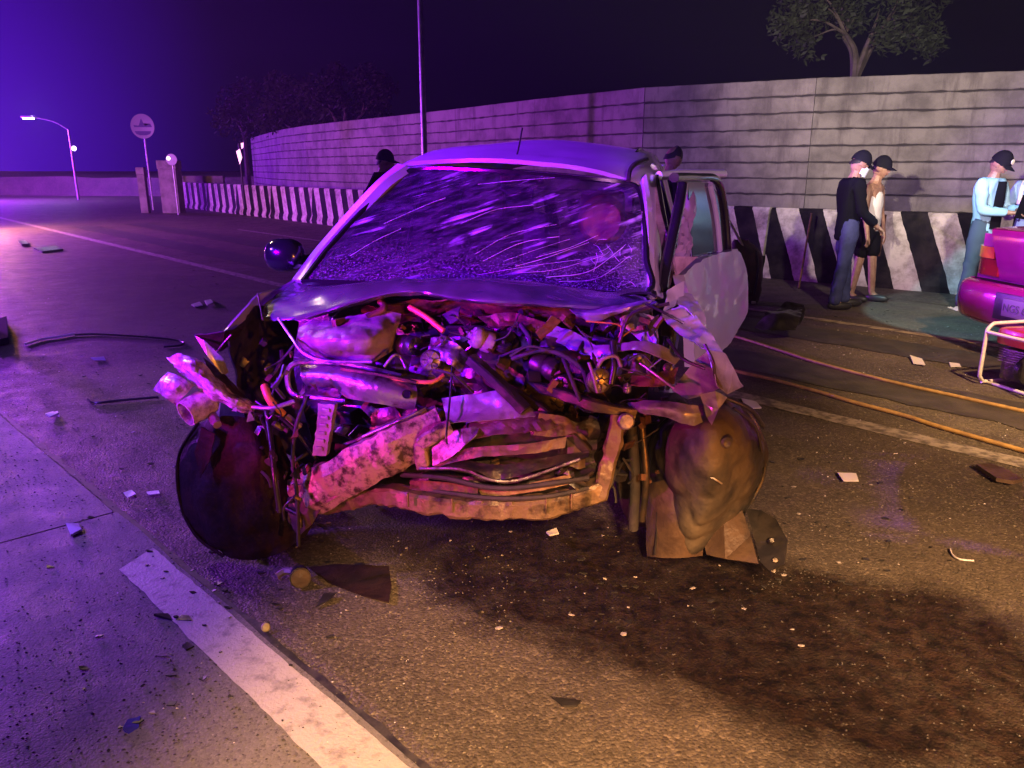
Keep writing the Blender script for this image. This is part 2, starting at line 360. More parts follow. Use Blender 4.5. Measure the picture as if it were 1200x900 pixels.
# ------------------------------------------------------------------ concrete crash barriers with slanted stripes
def stripe_mat():
    m = bpy.data.materials.new('barrier_stripes'); m.use_nodes = True; N, L = nodes(m); b = N['Principled BSDF']
    tc = N.new('ShaderNodeTexCoord'); sp = N.new('ShaderNodeSeparateXYZ'); L.new(tc.outputs['Object'], sp.inputs[0])
    def mth(op, a, c):
        n = N.new('ShaderNodeMath'); n.operation = op
        for k, q in ((0, a), (1, c)):
            if isinstance(q, (int, float)): n.inputs[k].default_value = q
            else: L.new(q, n.inputs[k])
        return n.outputs[0]
    x = mth('ADD', sp.outputs[0], mth('MULTIPLY', sp.outputs[2], .42))
    nz = N.new('ShaderNodeTexNoise'); nz.inputs['Scale'].default_value = 9; nz.inputs['Detail'].default_value = 6; L.new(tc.outputs['Object'], nz.inputs['Vector'])
    x = mth('ADD', x, mth('MULTIPLY', nz.outputs[0], .03))
    fr = mth('FRACT', mth('DIVIDE', mth('ADD', x, 50.), .66), 0)
    st = mth('GREATER_THAN', fr, .5)
    n2 = N.new('ShaderNodeTexNoise'); n2.inputs['Scale'].default_value = 4; n2.inputs['Detail'].default_value = 8; n2.inputs['Roughness'].default_value = .7; L.new(tc.outputs['Object'], n2.inputs['Vector'])
    r2 = N.new('ShaderNodeMapRange'); r2.inputs[1].default_value = .42; r2.inputs[2].default_value = .66; L.new(n2.outputs[0], r2.inputs[0])
    w = N.new('ShaderNodeMix'); w.data_type = 'RGBA'; L.new(r2.outputs[0], w.inputs[0]); w.inputs[6].default_value = (.50, .46, .39, 1); w.inputs[7].default_value = (.17, .15, .12, 1)
    k = N.new('ShaderNodeMix'); k.data_type = 'RGBA'; L.new(r2.outputs[0], k.inputs[0]); k.inputs[6].default_value = (.006, .006, .007, 1); k.inputs[7].default_value = (.022, .019, .018, 1)
    z = N.new('ShaderNodeMix'); z.data_type = 'RGBA'; L.new(st, z.inputs[0]); L.new(k.outputs[2], z.inputs[6]); L.new(w.outputs[2], z.inputs[7])
    L.new(z.outputs[2], b.inputs['Base Color']); b.inputs['Roughness'].default_value = .85; b.inputs['Specular IOR Level'].default_value = .1
    bp = N.new('ShaderNodeBump'); bp.inputs['Strength'].default_value = .3; bp.inputs['Distance'].default_value = .01; L.new(n2.outputs[0], bp.inputs['Height']); L.new(bp.outputs[0], b.inputs['Normal'])
    return m
M_str = stripe_mat()
def barrier_mesh(L_):
    prof = [(-.24, 0), (-.24, .08), (-.17, .22), (-.09, .97), (-.07, 1.0), (.07, 1.0), (.09, .97), (.17, .22), (.24, .08), (.24, 0)]
    vs, fs = [], []; ns = 16
    for k in range(ns + 1):
        x = L_ * k / ns
        for y, z in prof:
            d = .006 * noise.noise(V((x * 3, y * 9, z * 5)))
            vs.append((x, y + d, z + (d if z > .9 else 0)))
    e = len(prof)
    for k in range(ns):
        for a in range(e - 1): fs.append((k * e + a, (k + 1) * e + a, (k + 1) * e + a + 1, k * e + a + 1))
    fs.append(tuple(range(e))); fs.append(tuple(ns * e + a for a in reversed(range(e))))
    me = bpy.data.meshes.new('crash_barrier'); me.from_pydata(vs, [], fs); me.materials.append(M_str); me.update(); return me
bme = barrier_mesh(2.985)
# chain of barriers: right end (beyond frame) to the far end at px 218
endL = G(219, 243); endR = G(877, 321); seg0 = (endR - endL); nseg = round(seg0.length / 3.0)
uL = seg0.normalized(); lst = []
far = RD(sn(endL)[0], 10.95)
p = endL.copy()
for k in range(nseg): lst.append((p.copy(), uL)); p += uL * 3.0
q = G(1115, 342); uR = (q - p).normalized()
for k in range(7): lst.append((p.copy(), uR)); p += uR * 3.0; uR = (Matrix.Rotation(R(1.5), 3, 'Z') @ uR)
ORD = ['second', 'third', 'fourth', 'fifth', 'sixth', 'seventh', 'eighth', 'ninth', 'tenth', 'eleventh']
for k, (p, u) in enumerate(lst):
    o = put('crash_barrier', bme); o.location = p; o.rotation_euler = (0, 0, math.atan2(u.y, u.x))
    kk = len(lst) - 1 - k
    if kk < 5: lb = 'striped concrete barrier behind and beyond the magenta car'
    elif kk == 5: lb = 'striped concrete barrier behind the man in the white tank top'
    elif kk == 6: lb = 'striped concrete barrier just right of the wreck behind the open door'
    elif k == 0: lb = 'farthest striped concrete barrier, end of the row at the left'
    else: lb = ORD[k - 1] + ' striped concrete barrier from the far left end of the row'
    tag(o, lb, 'barrier', 'striped concrete crash barriers along the road')

# ------------------------------------------------------------------ boundary wall, courses of formed concrete with recessed joints
M_wall = mat('wall_concrete', (.24, .215, .185), .85, 0, (.13, .115, .10), 1.6, .6, 30, lo=.42, hi=.62, detail=9)
def wall_mat2():
    m = M_wall; N, L = nodes(m); b = N['Principled BSDF']; tc = N.new('ShaderNodeTexCoord')
    mp = N.new('ShaderNodeMapping'); mp.inputs['Scale'].default_value = (2.2, 2.2, .35); L.new(tc.outputs['Object'], mp.inputs[0])
    n = N.new('ShaderNodeTexNoise'); n.inputs['Scale'].default_value = 2.4; n.inputs['Detail'].default_value = 8; n.inputs['Roughness'].default_value = .68; L.new(mp.outputs[0], n.inputs['Vector'])
    r = N.new('ShaderNodeMapRange'); r.inputs[1].default_value = .52; r.inputs[2].default_value = .70; r.inputs[4].default_value = .8; L.new(n.outputs[0], r.inputs[0])
    old = b.inputs['Base Color'].links[0].from_socket
    x = N.new('ShaderNodeMix'); x.data_type = 'RGBA'; L.new(r.outputs[0], x.inputs[0]); L.new(old, x.inputs[6]); x.inputs[7].default_value = (.085, .07, .065, 1); L.new(x.outputs[2], b.inputs['Base Color'])
wall_mat2()
M_joint = mat('wall_joint', (.035, .03, .028), .9)
WP = [(2700, 9.0), (1500, 11.2), (1200, 12.7), (960, 13.7), (800, 14.7), (660, 17.0), (500, 22), (350, 29.7), (300, 40)]
wp = [V(((px - 600) / 900 * d, (d - 1.55 * .27) / .963, 0)) for px, d in WP]
wc = crom(wp, 16)
wall = empty('boundary_wall', wc[0], 0, 'tall weathered concrete wall with horizontal joints along the far roadside', 'wall')
HW, NC = 3.02, 11
for k in range(15):
    a, b2 = wc[k] - wc[0], wc[k + 1] - wc[0]; d = (b2 - a).normalized(); nb = V((d.y, -d.x, 0))
    if nb.dot(-wc[k]) < 0: nb = -nb
    core = [a - nb * .03, b2 - nb * .03, b2 - nb * .2, a - nb * .2]
    vs = core + [v + V((0, 0, HW - .02)) for v in core]
    mk('wall_core', vs, [(0, 1, 5, 4), (1, 2, 6, 5), (2, 3, 7, 6), (3, 0, 4, 7), (4, 5, 6, 7)], M_joint, wall, 0)
    for c in range(NC):
        r3 = random.Random(k * 31 + c); z0 = HW * c / NC + .013; z1 = HW * (c + 1) / NC - .013
        if c == NC - 1: z1 = HW
        off = r3.uniform(-.004, .006); n = 30; vs, fs = [], []
        for i in range(n + 1):
            t = i / n; e = .0012; pp = a.lerp(b2, e + (1 - 2 * e) * t)
            w0 = .020 * noise.noise(V((k * 9 + t * 17, c * 3.3, 1))); w1 = .020 * noise.noise(V((k * 9 + t * 17, c * 3.3, 5)))
            if c == NC - 1: w1 *= .4
            for q, z in ((nb * (.0 + off), z0 + w0), (nb * (.012 + off), z0 + .012 + w0), (nb * (.012 + off), z1 - .012 + w1), (nb * off, z1 + w1), (-nb * .028, z1 + w1)): vs.append(pp + q + V((0, 0, z)))
        for i in range(n):
            for j in range(4): fs.append((i * 5 + j, (i + 1) * 5 + j, (i + 1) * 5 + j + 1, i * 5 + j + 1))
        o = mk('panel', vs, fs, M_wall, wall, 30)

# ------------------------------------------------------------------ street lamps
M_galv = mat('galvanised_steel', (.38, .38, .38), .45, .7, (.25, .25, .26), 6)
M_lit = mat('lit_lamp_glass', (1, 1, 1), .3, emit=(.85, 1.0, .9, 40))
M_unlit = mat('unlit_lamp_glass', (.5, .5, .48), .2)
def street_lamp(base, ztop, arm, r, label, lit, second=None):
    t = empty('street_lamp', base, 0, label, 'street lamp')
    tube('pole', [V((0, 0, 0)), V((0, 0, ztop * .5)), V((0, 0, ztop))], lambda q: r * (1.25 - .4 * q), M_galv, t, 10)
    a = V(arm); tube('arm', [V((0, 0, ztop)), V((0, 0, ztop)) + a * .35 + V((0, 0, a.length * .22)), V((0, 0, ztop)) + a * .8 + V((0, 0, a.length * .33))], r * .6, M_galv, t, 8)
    h = V((0, 0, ztop)) + a + V((0, 0, a.length * .34)); ad = a.normalized()
    ang = math.atan2(a.y, a.x)
    hd = box('lamp_head', h, (.62, .24, .10), M_galv, t, (0, 0, ang), .03)
    gl = box('lamp_glass', h + V((0, 0, -.065)), (.46, .19, .05), M_lit if lit else M_unlit, t, (0, 0, ang), .02)
    return t, h
D = 40; b0 = AT(92, 233, D); b0.z = 0; hp = AT(40, 128, D)
t, h = street_lamp(b0, AT(83, 152, D).z, (hp.x - b0.x + .0, -.6, 0), .05, 'slim street lamp with its lit head, far left beside the road', True)
bx = lathe('reflector', [(.0, -.03), (.08, -.02), (.12, .0), (.07, .03), (0, .04)], AT(88, 174, D) - b0 + V((0, -.1, 0)), (0, -1, 0), mat('lit_reflector', (1, 1, 1), .3, emit=(1, .8, 1, 5)), t, 12)
lamp('far_street_lamp_light', 'POINT', AT(40, 130, D) + V((0, -.2, -.25)), (.8, 1, .9), 300, .15)
b1 = AT(497, 160, 16.5); b1.z = 0
street_lamp(b1, 7.2, (-1.6, -.9, 0), .055, 'tall unlit galvanised lamp post rising behind the wreck roof', False)
b2_ = V((-5.9, 8.0, 0))
street_lamp(b2_, 5.4, (.35, -.6, 0), .06, 'street lamp at the left roadside just outside the picture', True)

# ------------------------------------------------------------------ far left signs, pillars, marker
M_sg = mat('sign_white', (.20, .19, .22), .5); M_sd = mat('sign_dark', (.05, .03, .12), .6); M_pc = mat('pillar_concrete', (.22, .20, .19), .85, 0, (.12, .11, .1), 3)
def disc(name, c, r, m, parent, y=0): return lathe(name, [(r * .97, -.012), (r, -.008), (r, .008), (r * .97, .012)], c, (0, -1, 0), m, parent, 32)
D = 30; c = AT(167, 148, D); bs = V((c.x, c.y, 0)); t = empty('road_sign', bs, 0, 'round pale road sign on a post, far left of the barrier', 'sign')
tube('pole', [V((0, .05, 0)), V((0, .05, c.z))], .035, M_galv, t)
disc('sign_face', V((0, 0, c.z)), .44, M_sg, t)
rr = .44
def flat(name, pts, c, m, t): return plate(name, [V((x, -.016, c.z + z)) for x, z in pts], .004, m, t, (0, -1, 0))
flat('symbol', [(-.02, .28), (-.13, .02), (-.33, .05), (-.30, -.03), (.36, -.03), (.30, .09), (.10, .02), (.06, .1)], c, M_sd, t)
flat('symbol', [(-.31, -.17), (.31, -.17), (.26, -.27), (.12, -.32), (-.12, -.32), (-.26, -.27)], c, M_sd, t)
D = 27; c = AT(201, 187, D); bs = V((c.x, c.y, 0)); t = empty('road_sign', bs, 0, 'small round sign with a bright glint on a concrete pillar', 'sign')
tube('pole', [V((0, .05, 0)), V((0, .05, c.z))], .03, M_galv, t); disc('sign_face', V((0, 0, c.z)), .19, M_sg, t)
lathe('reflector', [(.06, -.01), (.06, .01)], V((-.09, -.03, c.z + .04)), (0, -1, 0), mat('bright_reflector', (1, 1, 1), .3, emit=(1, .9, .9, 3)), t, 12)
for px0, px1, py, lb in ((184, 205, 188, 'squat concrete pillar under the small round sign'), (157, 166, 196, 'narrow concrete pillar below the round pale sign')):
    a = AT(px0, py, 28); b = AT(px1, py, 28); w = b.x - a.x
    t = empty('concrete_pillar', V(((a.x + b.x) / 2, 28.2, 0)), 0, lb, 'pillar')
    box('shaft', (0, 0, a.z * .42), (w, w * .8, a.z * .84), M_pc, t, None, .02); box('cap', (0, 0, a.z * .92), (w * 1.06, w * .86, a.z * .16), M_pc, t, None, .02)
c = AT(281, 181, 27); t = empty('marker_post', V((c.x, c.y, 0)), 0, 'slim roadside marker post with glowing pinkish reflectors by the wall', 'marker')
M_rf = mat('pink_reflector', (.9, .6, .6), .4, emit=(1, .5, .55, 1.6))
tube('post', [V((0, 0, 0)), V((0, 0, c.z + .35))], .03, mat('marker_black', (.02, .02, .02), .6), t)
plate('reflector', [V((-.10, -.04, c.z + .1)), V((.03, -.04, c.z + .18)), V((.08, -.04, c.z - .1)), V((-.02, -.04, c.z - .32))], .01, M_rf, t, (0, -1, 0))
plate('reflector', [V((.08, -.04, c.z + .36)), V((.17, -.04, c.z + .38)), V((.15, -.04, c.z + .22)), V((.09, -.04, c.z + .18))], .01, M_rf, t, (0, -1, 0))
# low far wall past the pillars
a = AT(205, 205, 33); b = AT(262, 206, 33)
o = box('low_wall', ((a.x + b.x) / 2, 33, .62), (b.x - a.x, .25, 1.24), M_pc); tag(o, 'low concrete wall behind the far end of the striped barriers', 'wall')

fb = loft('added_bank', [[V((x, 47 + 2 * math.sin(x * .1), z + .5 * noise.noise(V((x * .15, z, 1))))) for x in range(-110, 1, 6)] for z in (-.3, .5, 1.0)] + [[V((x, 60, 1.2)) for x in range(-110, 1, 6)]], M_dirt, None, 60, 10, 0, .15, .6, 2)  # bank added to cover the dark horizon band and catch blue light
tag(fb, 'low added bank catching blue light at the far left', kind='structure')
# ------------------------------------------------------------------ trees
M_leaf = mat('leaf_green', (.018, .026, .012), .7, 0, (.032, .042, .02), 1.3); M_bark = mat('bark', (.08, .06, .05), .9, 0, (.04, .03, .025), 5, .5, 30)
def tree(base, h, clumps, leaf, nper, label, seed, trunkr=.12, lean=(0, 0), fork=.55):
    r = random.Random(seed); t = empty('broadleaf_tree', base, 0, label, 'tree')
    top = V((lean[0], lean[1], h * .8))
    mb = MB(); mb.add(tube_geo([V((0, 0, -.1)), V((lean[0] * .3, lean[1] * .3, h * fork * .6)), V((lean[0] * .6, lean[1] * .6, h * fork))], lambda q: trunkr * (1.2 - .5 * q), 8))
    vs, fs = [], []
    limbs = []
    ctr = sum((V(c[:3]) for c in clumps), V()) / len(clumps); f1 = V((lean[0] * .6, lean[1] * .6, h * fork))
    for q_ in range(4):
        a_ = q_ * 1.7 + seed; e_ = f1.lerp(ctr, .55) + V((math.cos(a_), math.sin(a_) * .6, .15)) * (ctr - f1).length * .32
        mb.add(tube_geo([f1, f1.lerp(e_, .5) + V((r.uniform(-.08, .08), 0, .1)), e_], lambda q: trunkr * (.75 - .4 * q), 6)); limbs.append(e_)
    for ci, (cx, cy, cz, cr) in enumerate(clumps):
        cc = V((cx, cy, cz)); f0 = min(limbs, key=lambda e: (e - cc).length)
        mb.add(tube_geo([f0, f0.lerp(cc, .5) + V((r.uniform(-.1, .1), 0, .12)), cc], lambda q: trunkr * (.30 - .26 * q), 5))
        for _ in range(nper):
            d = V((r.gauss(0, 1), r.gauss(0, 1), r.gauss(0, .8))).normalized() * cr * (r.random() ** .5) * (.75 + .5 * abs(noise.noise(cc * 3 + V((r.random(), 0, 0)))))
            if noise.noise((cc + d) * 1.7) < -.2: continue
            p = cc + d; n0 = len(vs); s = leaf * r.uniform(.6, 1.3)
            a = V((r.gauss(0, 1), r.gauss(0, 1), r.gauss(0, 1))).normalized(); b = a.orthogonal().normalized()
            vs += [p - a * s, p + b * s * .45, p + a * s, p - b * s * .45]; fs.append((n0, n0 + 1, n0 + 2, n0 + 3))
    mb.build('trunk', M_bark, t); mk('crown', vs, fs, M_leaf, t, 0)
    return t
r = random.Random(3)
ct = AT(1005, 60, 15.5)
b = V((ct.x, 15.5, 0)); cl = []
for px, py, rr in ((925, 25, .5), (950, 45, .45), (960, 5, .6), (985, -15, .6), (1005, 20, .5), (1030, 5, .6), (1045, 40, .45), (1075, 20, .6), (1085, 50, .45), (1060, -20, .6), (1010, -50, .8), (940, -20, .6), (1090, -20, .6)):
    q = AT(px, py, 15.5 + r.uniform(-.6, .6)) - b; cl.append((q.x, q.y, q.z, rr))
tree(b, AT(1005, -40, 15.5).z, cl, .07, 420, 'spreading tree with a pale forked trunk above the right wall', 5, .1, fork=.62)
for i, (px, D, pts, lb) in enumerate(((405, 30, [(430, 95, .9), (400, 100, .8), (375, 110, .8), (450, 105, .7), (410, 120, .9), (440, 130, .8), (380, 130, .8), (395, 85, .5)], 'dense bushy tree behind the wall, nearest the tall lamp post'),
                                     (350, 34, [(350, 110, .9), (325, 100, .6), (335, 125, .9), (360, 135, .9), (318, 135, .8), (340, 150, .8)], 'dim tree behind the wall, middle one of the left three'),
                                     (290, 40, [(290, 105, .6), (275, 120, .8), (300, 130, .9), (285, 145, 1.0), (262, 140, .7), (305, 150, .8)], 'farthest dim tree behind the wall at the left'))):
    b = AT(px, 200, D); b.z = 0; cl = []
    for x, y, rr in pts:
        q = AT(x, y, D + r.uniform(-1, 1)) - b; cl.append((q.x, q.y, q.z, rr * D / 30))
    tree(b, AT(px, 100, D).z, cl, .11, 420, lb, 11 + i, .14)
# ================================================================== the wrecked van
_C0 = C
def C(px, py, ly):
    p = _C0(px, py, ly)
    if p.z < .006:
        o = CI @ V((0, 0, CAM_H)); d = p - o; p = o + d * ((.006 - o.z) / d.z)
    return p
def CL(pts): return [C(*p) for p in pts]
P_sil = mat('silver_car_paint', (.40, .40, .43), .30, .22, (.34, .34, .37), 3, .04, 9, coat=.7)
P_scuf = mat('scuffed_car_paint', (.30, .29, .30), .36, .45, (.09, .07, .06), 9, .25, 30, coat=.4, lo=.52, hi=.70)
P_blk = mat('black_plastic', (.012, .012, .013), .32, 0, (.03, .026, .024), 14, .2, 60)
P_gls = mat('black_gloss_trim', (.008, .008, .010), .16, 0, coat=.6)
P_drk = mat('dark_metal', (.05, .047, .045), .38, .7, (.10, .07, .05), 16, .3, 50)
P_raw = mat('bare_metal', (.36, .33, .31), .36, .85, (.08, .055, .04), 13, .3, 50, lo=.48, hi=.66)
P_alu = mat('cast_aluminium', (.36, .34, .33), .45, .8, (.09, .07, .055), 18, .35, 70)
P_rst = mat('rusty_metal', (.16, .065, .03), .6, .35, (.04, .02, .014), 13, .45, 60)
P_mud = mat('mud_splashed_steel', (.36, .28, .19), .45, .2, (.05, .032, .02), 22, .5, 60, lo=.47, hi=.60, detail=10)
P_tan = mat('dusty_bumper_beam', (.17, .115, .062), .45, .3, (.035, .022, .014), 14, .4, 50, lo=.5, hi=.66)
P_brn = mat('dusty_brown_plastic', (.09, .056, .036), .5, 0, (.05, .03, .022), 12, .4, 50)
P_lin = mat('dark_liner_plastic', (.010, .0055, .005), .62, 0, (.028, .014, .011), 9, .5, 40, spec=.15)
P_gry = mat('muddy_grey_liner', (.040, .038, .036), .40, .3, (.125, .10, .07), 4.5, .6, 26, rough2=.65, detail=11, lo=.42, hi=.60)
P_pla = mat('pale_plastic', (.27, .20, .23), .42, 0, (.13, .09, .10), 9, .4, 40)
P_rub = mat('rubber', (.02, .019, .019), .75, 0, (.035, .03, .028), 20, .3, 60)
P_len = mat('cracked_lens_plastic', (.60, .45, .52), .12, 0, (.25, .15, .2), 30, .8, 40, coat=.8)
P_orh = mat('orange_hose_rubber', (.55, .20, .05), .45)
P_seat = mat('seat_fabric', (.30, .27, .25), .9, 0, (.22, .2, .18), 9)
P_int = mat('dark_interior', (.02, .018, .02), .7)

car = empty('wrecked_van', ORG, -YAW, 'silver van with its whole front end crushed and its windscreen shattered', 'van')
cx = -.15
# ---- windscreen
def wuv(u, v):
    xl = 355 + (478 - 355) * v - 12 * math.sin(v * math.pi) * .6; xr = 757 - 8 * v + 4 * math.sin(v * math.pi)
    yb = 330 + (755 - 355) * u * .0325; yt = 198 + 270 * u * .07 - 5 * math.sin(u * math.pi)
    px = xl + (xr - xl) * u; py = yb + (yt - yb) * v - 0 * u
    ly = .55 + .62 * v - .07 * (1 - (2 * u - 1) ** 2)
    return px, py, ly
def wpt(px, py, off=0.):
    u = .5; v = .5
    for _ in range(12):
        x, y, _l = wuv(u, v); x1, y1, _l = wuv(u + .01, v); x2, y2, _l = wuv(u, v + .01)
        a, b, c, d = (x1 - x) / .01, (x2 - x) / .01, (y1 - y) / .01, (y2 - y) / .01
        dt = a * d - b * c; ex, ey = px - x, py - y
        u += (d * ex - b * ey) / dt; v += (a * ey - c * ex) / dt
    l = wuv(u, v)[2]; return C(px, py, l - off)
def glass_mat():
    m = bpy.data.materials.new('shattered_laminated_glass'); m.use_nodes = True; N, L = nodes(m); b = N['Principled BSDF']; out = N['Material Output']
    tc = N.new('ShaderNodeTexCoord')
    def mapn(rot, sc, det, s, rg=.6):
        mp = N.new('ShaderNodeMapping'); mp.vector_type = 'TEXTURE'; mp.inputs['Rotation'].default_value = rot; mp.inputs['Scale'].default_value = tuple(1 / q for q in sc)
        L.new(tc.outputs['UV'], mp.inputs[0])
        n = N.new('ShaderNodeTexNoise'); n.inputs['Scale'].default_value = s; n.inputs['Detail'].default_value = det; n.inputs['Roughness'].default_value = rg
        L.new(mp.outputs[0], n.inputs['Vector']); return n.outputs[0]
    def mr(s, a, c, d=0., e=1.):
        r = N.new('ShaderNodeMapRange'); r.inputs[1].default_value = a; r.inputs[2].default_value = c; r.inputs[3].default_value = d; r.inputs[4].default_value = e
        L.new(s, r.inputs[0]); return r.outputs[0]
    def mm(op, a, c):
        n = N.new('ShaderNodeMath'); n.operation = op
        for k, q in ((0, a), (1, c)):
            if isinstance(q, (int, float)): n.inputs[k].default_value = q
            else: L.new(q, n.inputs[k])
        return n.outputs[0]
    st = mapn((0, 0, R(28)), (.75, 9, 1), 3, 2.0, .5)         # streaks rising to the right
    st2 = mapn((0, 0, R(22)), (2, 24, 1), 4, 2.2, .6)
    cl = mapn((0, 0, 0), (1, 1, 1), 4, 2.6, .6)
    fine = mapn((0, 0, 0), (1, 1, 1), 6, 60, .8)
    streak = mm('MULTIPLY', mr(st, .55, .68), mr(cl, .47, .63))
    s2 = mm('MULTIPLY', mr(st2, .60, .72), mr(cl, .36, .55))
    dots = mm('MULTIPLY', mr(fine, .64, .74), mr(cl, .35, .6))
    sx = N.new('ShaderNodeSeparateXYZ'); L.new(tc.outputs['UV'], sx.inputs[0])
    low = mr(sx.outputs[1], .0, .45, 1, 0)                          # crushed glass dust collected along the bottom edge
    rt = mm('MULTIPLY', mr(sx.outputs[0], 1.30, 2.05), mr(sx.outputs[1], .85, .1))
    dz = mm('MULTIPLY', mm('MAXIMUM', low, rt), mr(fine, .50, .66))
    dust = mapn((0, 0, R(25)), (1, 3, 1), 8, 5, .7)
    haze = mm('MULTIPLY', mr(dust, .45, .75), .12)
    f = mm('MAXIMUM', mm('MAXIMUM', streak, mm('MULTIPLY', s2, .45)), mm('MAXIMUM', mm('MAXIMUM', dots, mm('MULTIPLY', dz, .7)), haze))
    df = N.new('ShaderNodeBsdfDiffuse'); df.inputs[0].default_value = (.50, .48, .56, 1)
    b.inputs['Base Color'].default_value = (.010, .008, .014, 1); b.inputs['Roughness'].default_value = .16; b.inputs['Specular IOR Level'].default_value = .5
    bp = N.new('ShaderNodeBump'); bp.inputs['Strength'].default_value = .55; bp.inputs['Distance'].default_value = .02; L.new(mm('ADD', st, mm('MULTIPLY', st2, .35)), bp.inputs['Height']); L.new(bp.outputs[0], b.inputs['Normal'])
    tr = N.new('ShaderNodeBsdfTransparent'); tr.inputs[0].default_value = (.75, .7, .8, 1)
    # clear patch on the right, where the laminate is still see-through
    mp = N.new('ShaderNodeMapping'); mp.vector_type = 'TEXTURE'; mp.inputs['Location'].default_value = (1.80, .62, 0); mp.inputs['Rotation'].default_value = (0, 0, R(-18)); mp.inputs['Scale'].default_value = (.17, .17, 1)
    L.new(tc.outputs['UV'], mp.inputs[0]); ln = N.new('ShaderNodeVectorMath'); ln.operation = 'LENGTH'; L.new(mp.outputs[0], ln.inputs[0])
    clear = mr(ln.outputs['Value'], .88, 1.08, .92, .28)
    a = N.new('ShaderNodeMixShader'); L.new(clear, a.inputs[0]); L.new(b.outputs[0], a.inputs[1]); L.new(tr.outputs[0], a.inputs[2])
    c = N.new('ShaderNodeMixShader'); L.new(f, c.inputs[0]); L.new(a.outputs[0], c.inputs[1]); L.new(df.outputs[0], c.inputs[2])
    L.new(c.outputs[0], out.inputs[0]); return m
M_ws = glass_mat()
NU, NV = 60, 30
vs = [C(*wuv(i / (NU - 1), j / (NV - 1))) for j in range(NV) for i in range(NU)]
vs = [v + V((0, crumple(v, .004, 7, 3), 0)) for v in vs]
fs = [(j * NU + i, j * NU + i + 1, (j + 1) * NU + i + 1, (j + 1) * NU + i) for j in range(NV - 1) for i in range(NU - 1)]
ws = mk('windscreen', vs, fs, M_ws, car, 60)
uvl = ws.data.uv_layers.new(name='UVMap')
for lp in ws.data.loops:
    k = lp.vertex_index; uvl.data[lp.index].uv = (2.1 * (k % NU) / (NU - 1), (k // NU) / (NV - 1) )
ws['label'] = 'shattered windscreen with pale cracks and streaks'
# real crack ridges standing on the glass
M_crk = mat('crushed_glass_edge', (.72, .70, .75), .35)
r = random.Random(8)
def crack(pts, w):
    mb = MB(); Q = [wpt(x, y, .002) for x, y in pts]; mb.add(tube_geo(Q, w, 4, len(Q) * 6, 1, False)); return mb.build('crack', M_crk, ws, 0)
for k, (x0, y0, x1, y1, x2, y2) in enumerate(((556, 298, 600, 274, 652, 263), (566, 306, 610, 285, 655, 277), (590, 306, 630, 292, 668, 280), (604, 312, 640, 302, 690, 284), (560, 322, 620, 312, 680, 304), (600, 320, 650, 316, 706, 300), (640, 325, 690, 318, 730, 290), (655, 330, 700, 326, 738, 300), (628, 302, 668, 290, 700, 276), (540, 262, 580, 246, 625, 240), (450, 262, 500, 240, 522, 232), (410, 300, 440, 282, 470, 268), (560, 216, 600, 212, 650, 208))):
    crack([(x0, y0), (x1, y1), (x2, y2)], r.uniform(.0006, .0011))
for k in range(14):   # star-shaped fine fractures near the lower right corner
    x, y = r.uniform(690, 746), r.uniform(282, 335); a = r.uniform(0, 6.28); l = r.uniform(6, 16)
    p = [(x, y)]
    for q in range(3): a += r.uniform(-.9, .9); p.append((min(750, p[-1][0] + math.cos(a) * l / 2), min(336, max(270, p[-1][1] + math.sin(a) * l / 2))))
    crack(p, .0005)
rim = [wuv(u, 0) for u in (0, .25, .5, .75, 1)] + [wuv(1, v) for v in (.3, .6, .9)] + [wuv(1 - u, 1) for u in (.05, .3, .6, .95)] + [wuv(0, 1 - v) for v in (.12, .4, .7, 1)]
tube('windscreen_seal', CL([(x, y, l + .004) for x, y, l in rim]), .014, P_gls, car, 6, 120)
# ---- roof
def bp_(x, y, z): return V((cx + x, y, z))
tl, tr_ = C(*wuv(0, 1.03)), C(*wuv(1, 1.03))
def roofrow(y, half, z, zc, sh=0.): return [V((cx + sh - half, y, z - .05)), V((cx + sh - half * .93, y, z)), V((cx + sh - half * .5, y, (z + zc) / 2 + .008)), V((cx + sh, y, zc)), V((cx + sh + half * .5, y, (z + zc) / 2 + .008)), V((cx + sh + half * .93, y, z)), V((cx + sh + half, y, z - .05))]
fr = [C(466, 199, 1.17), C(480, 190, 1.18), C(545, 186, 1.12), C(612, 188, 1.11), C(690, 197, 1.13), C(740, 211, 1.17), C(757, 216, 1.2)]
r2 = [C(476, 192, 1.3), C(490, 184, 1.3), C(545, 180, 1.28), C(612, 181, 1.28), C(690, 188, 1.28), C(745, 196, 1.3), C(768, 205, 1.34)]
rows = [fr, r2, [C(500, 180, 1.7), C(520, 174, 1.7), C(560, 170.5, 1.7), C(612, 170, 1.7), C(690, 175, 1.7), C(752, 186, 1.7), C(774, 200, 1.7)],
        roofrow(2.3, .66, 1.64, 1.715), roofrow(3.1, .66, 1.62, 1.70), roofrow(3.95, .62, 1.56, 1.64)]
loft('roof', rows, P_sil, car, 36, 30, .02, .003, 3, 5, 40)
for sx in (-1, 1): tube('roof_rail_groove', [bp_(sx * .55, 1.9, 1.62), bp_(sx * .56, 2.4, 1.66), bp_(sx * .54, 3.8, 1.64)], .008, P_gls, car, 6)
# crack in the roof above the right pillar
tube('roof_seal', CL([(736, 212, 1.14), (738, 200, 1.18), (745, 192, 1.26), (758, 187, 1.4)]), .012, P_blk, car, 6)
tube('antenna', CL([(604, 189, 1.24), (608, 172, 1.3), (612, 150, 1.36)]), .0045, P_blk, car, 6); lathe('antenna_base', [(.022, -.01), (.02, .01), (.008, .025)], C(604, 190, 1.22), (0, 0, 1), P_blk, car, 12)
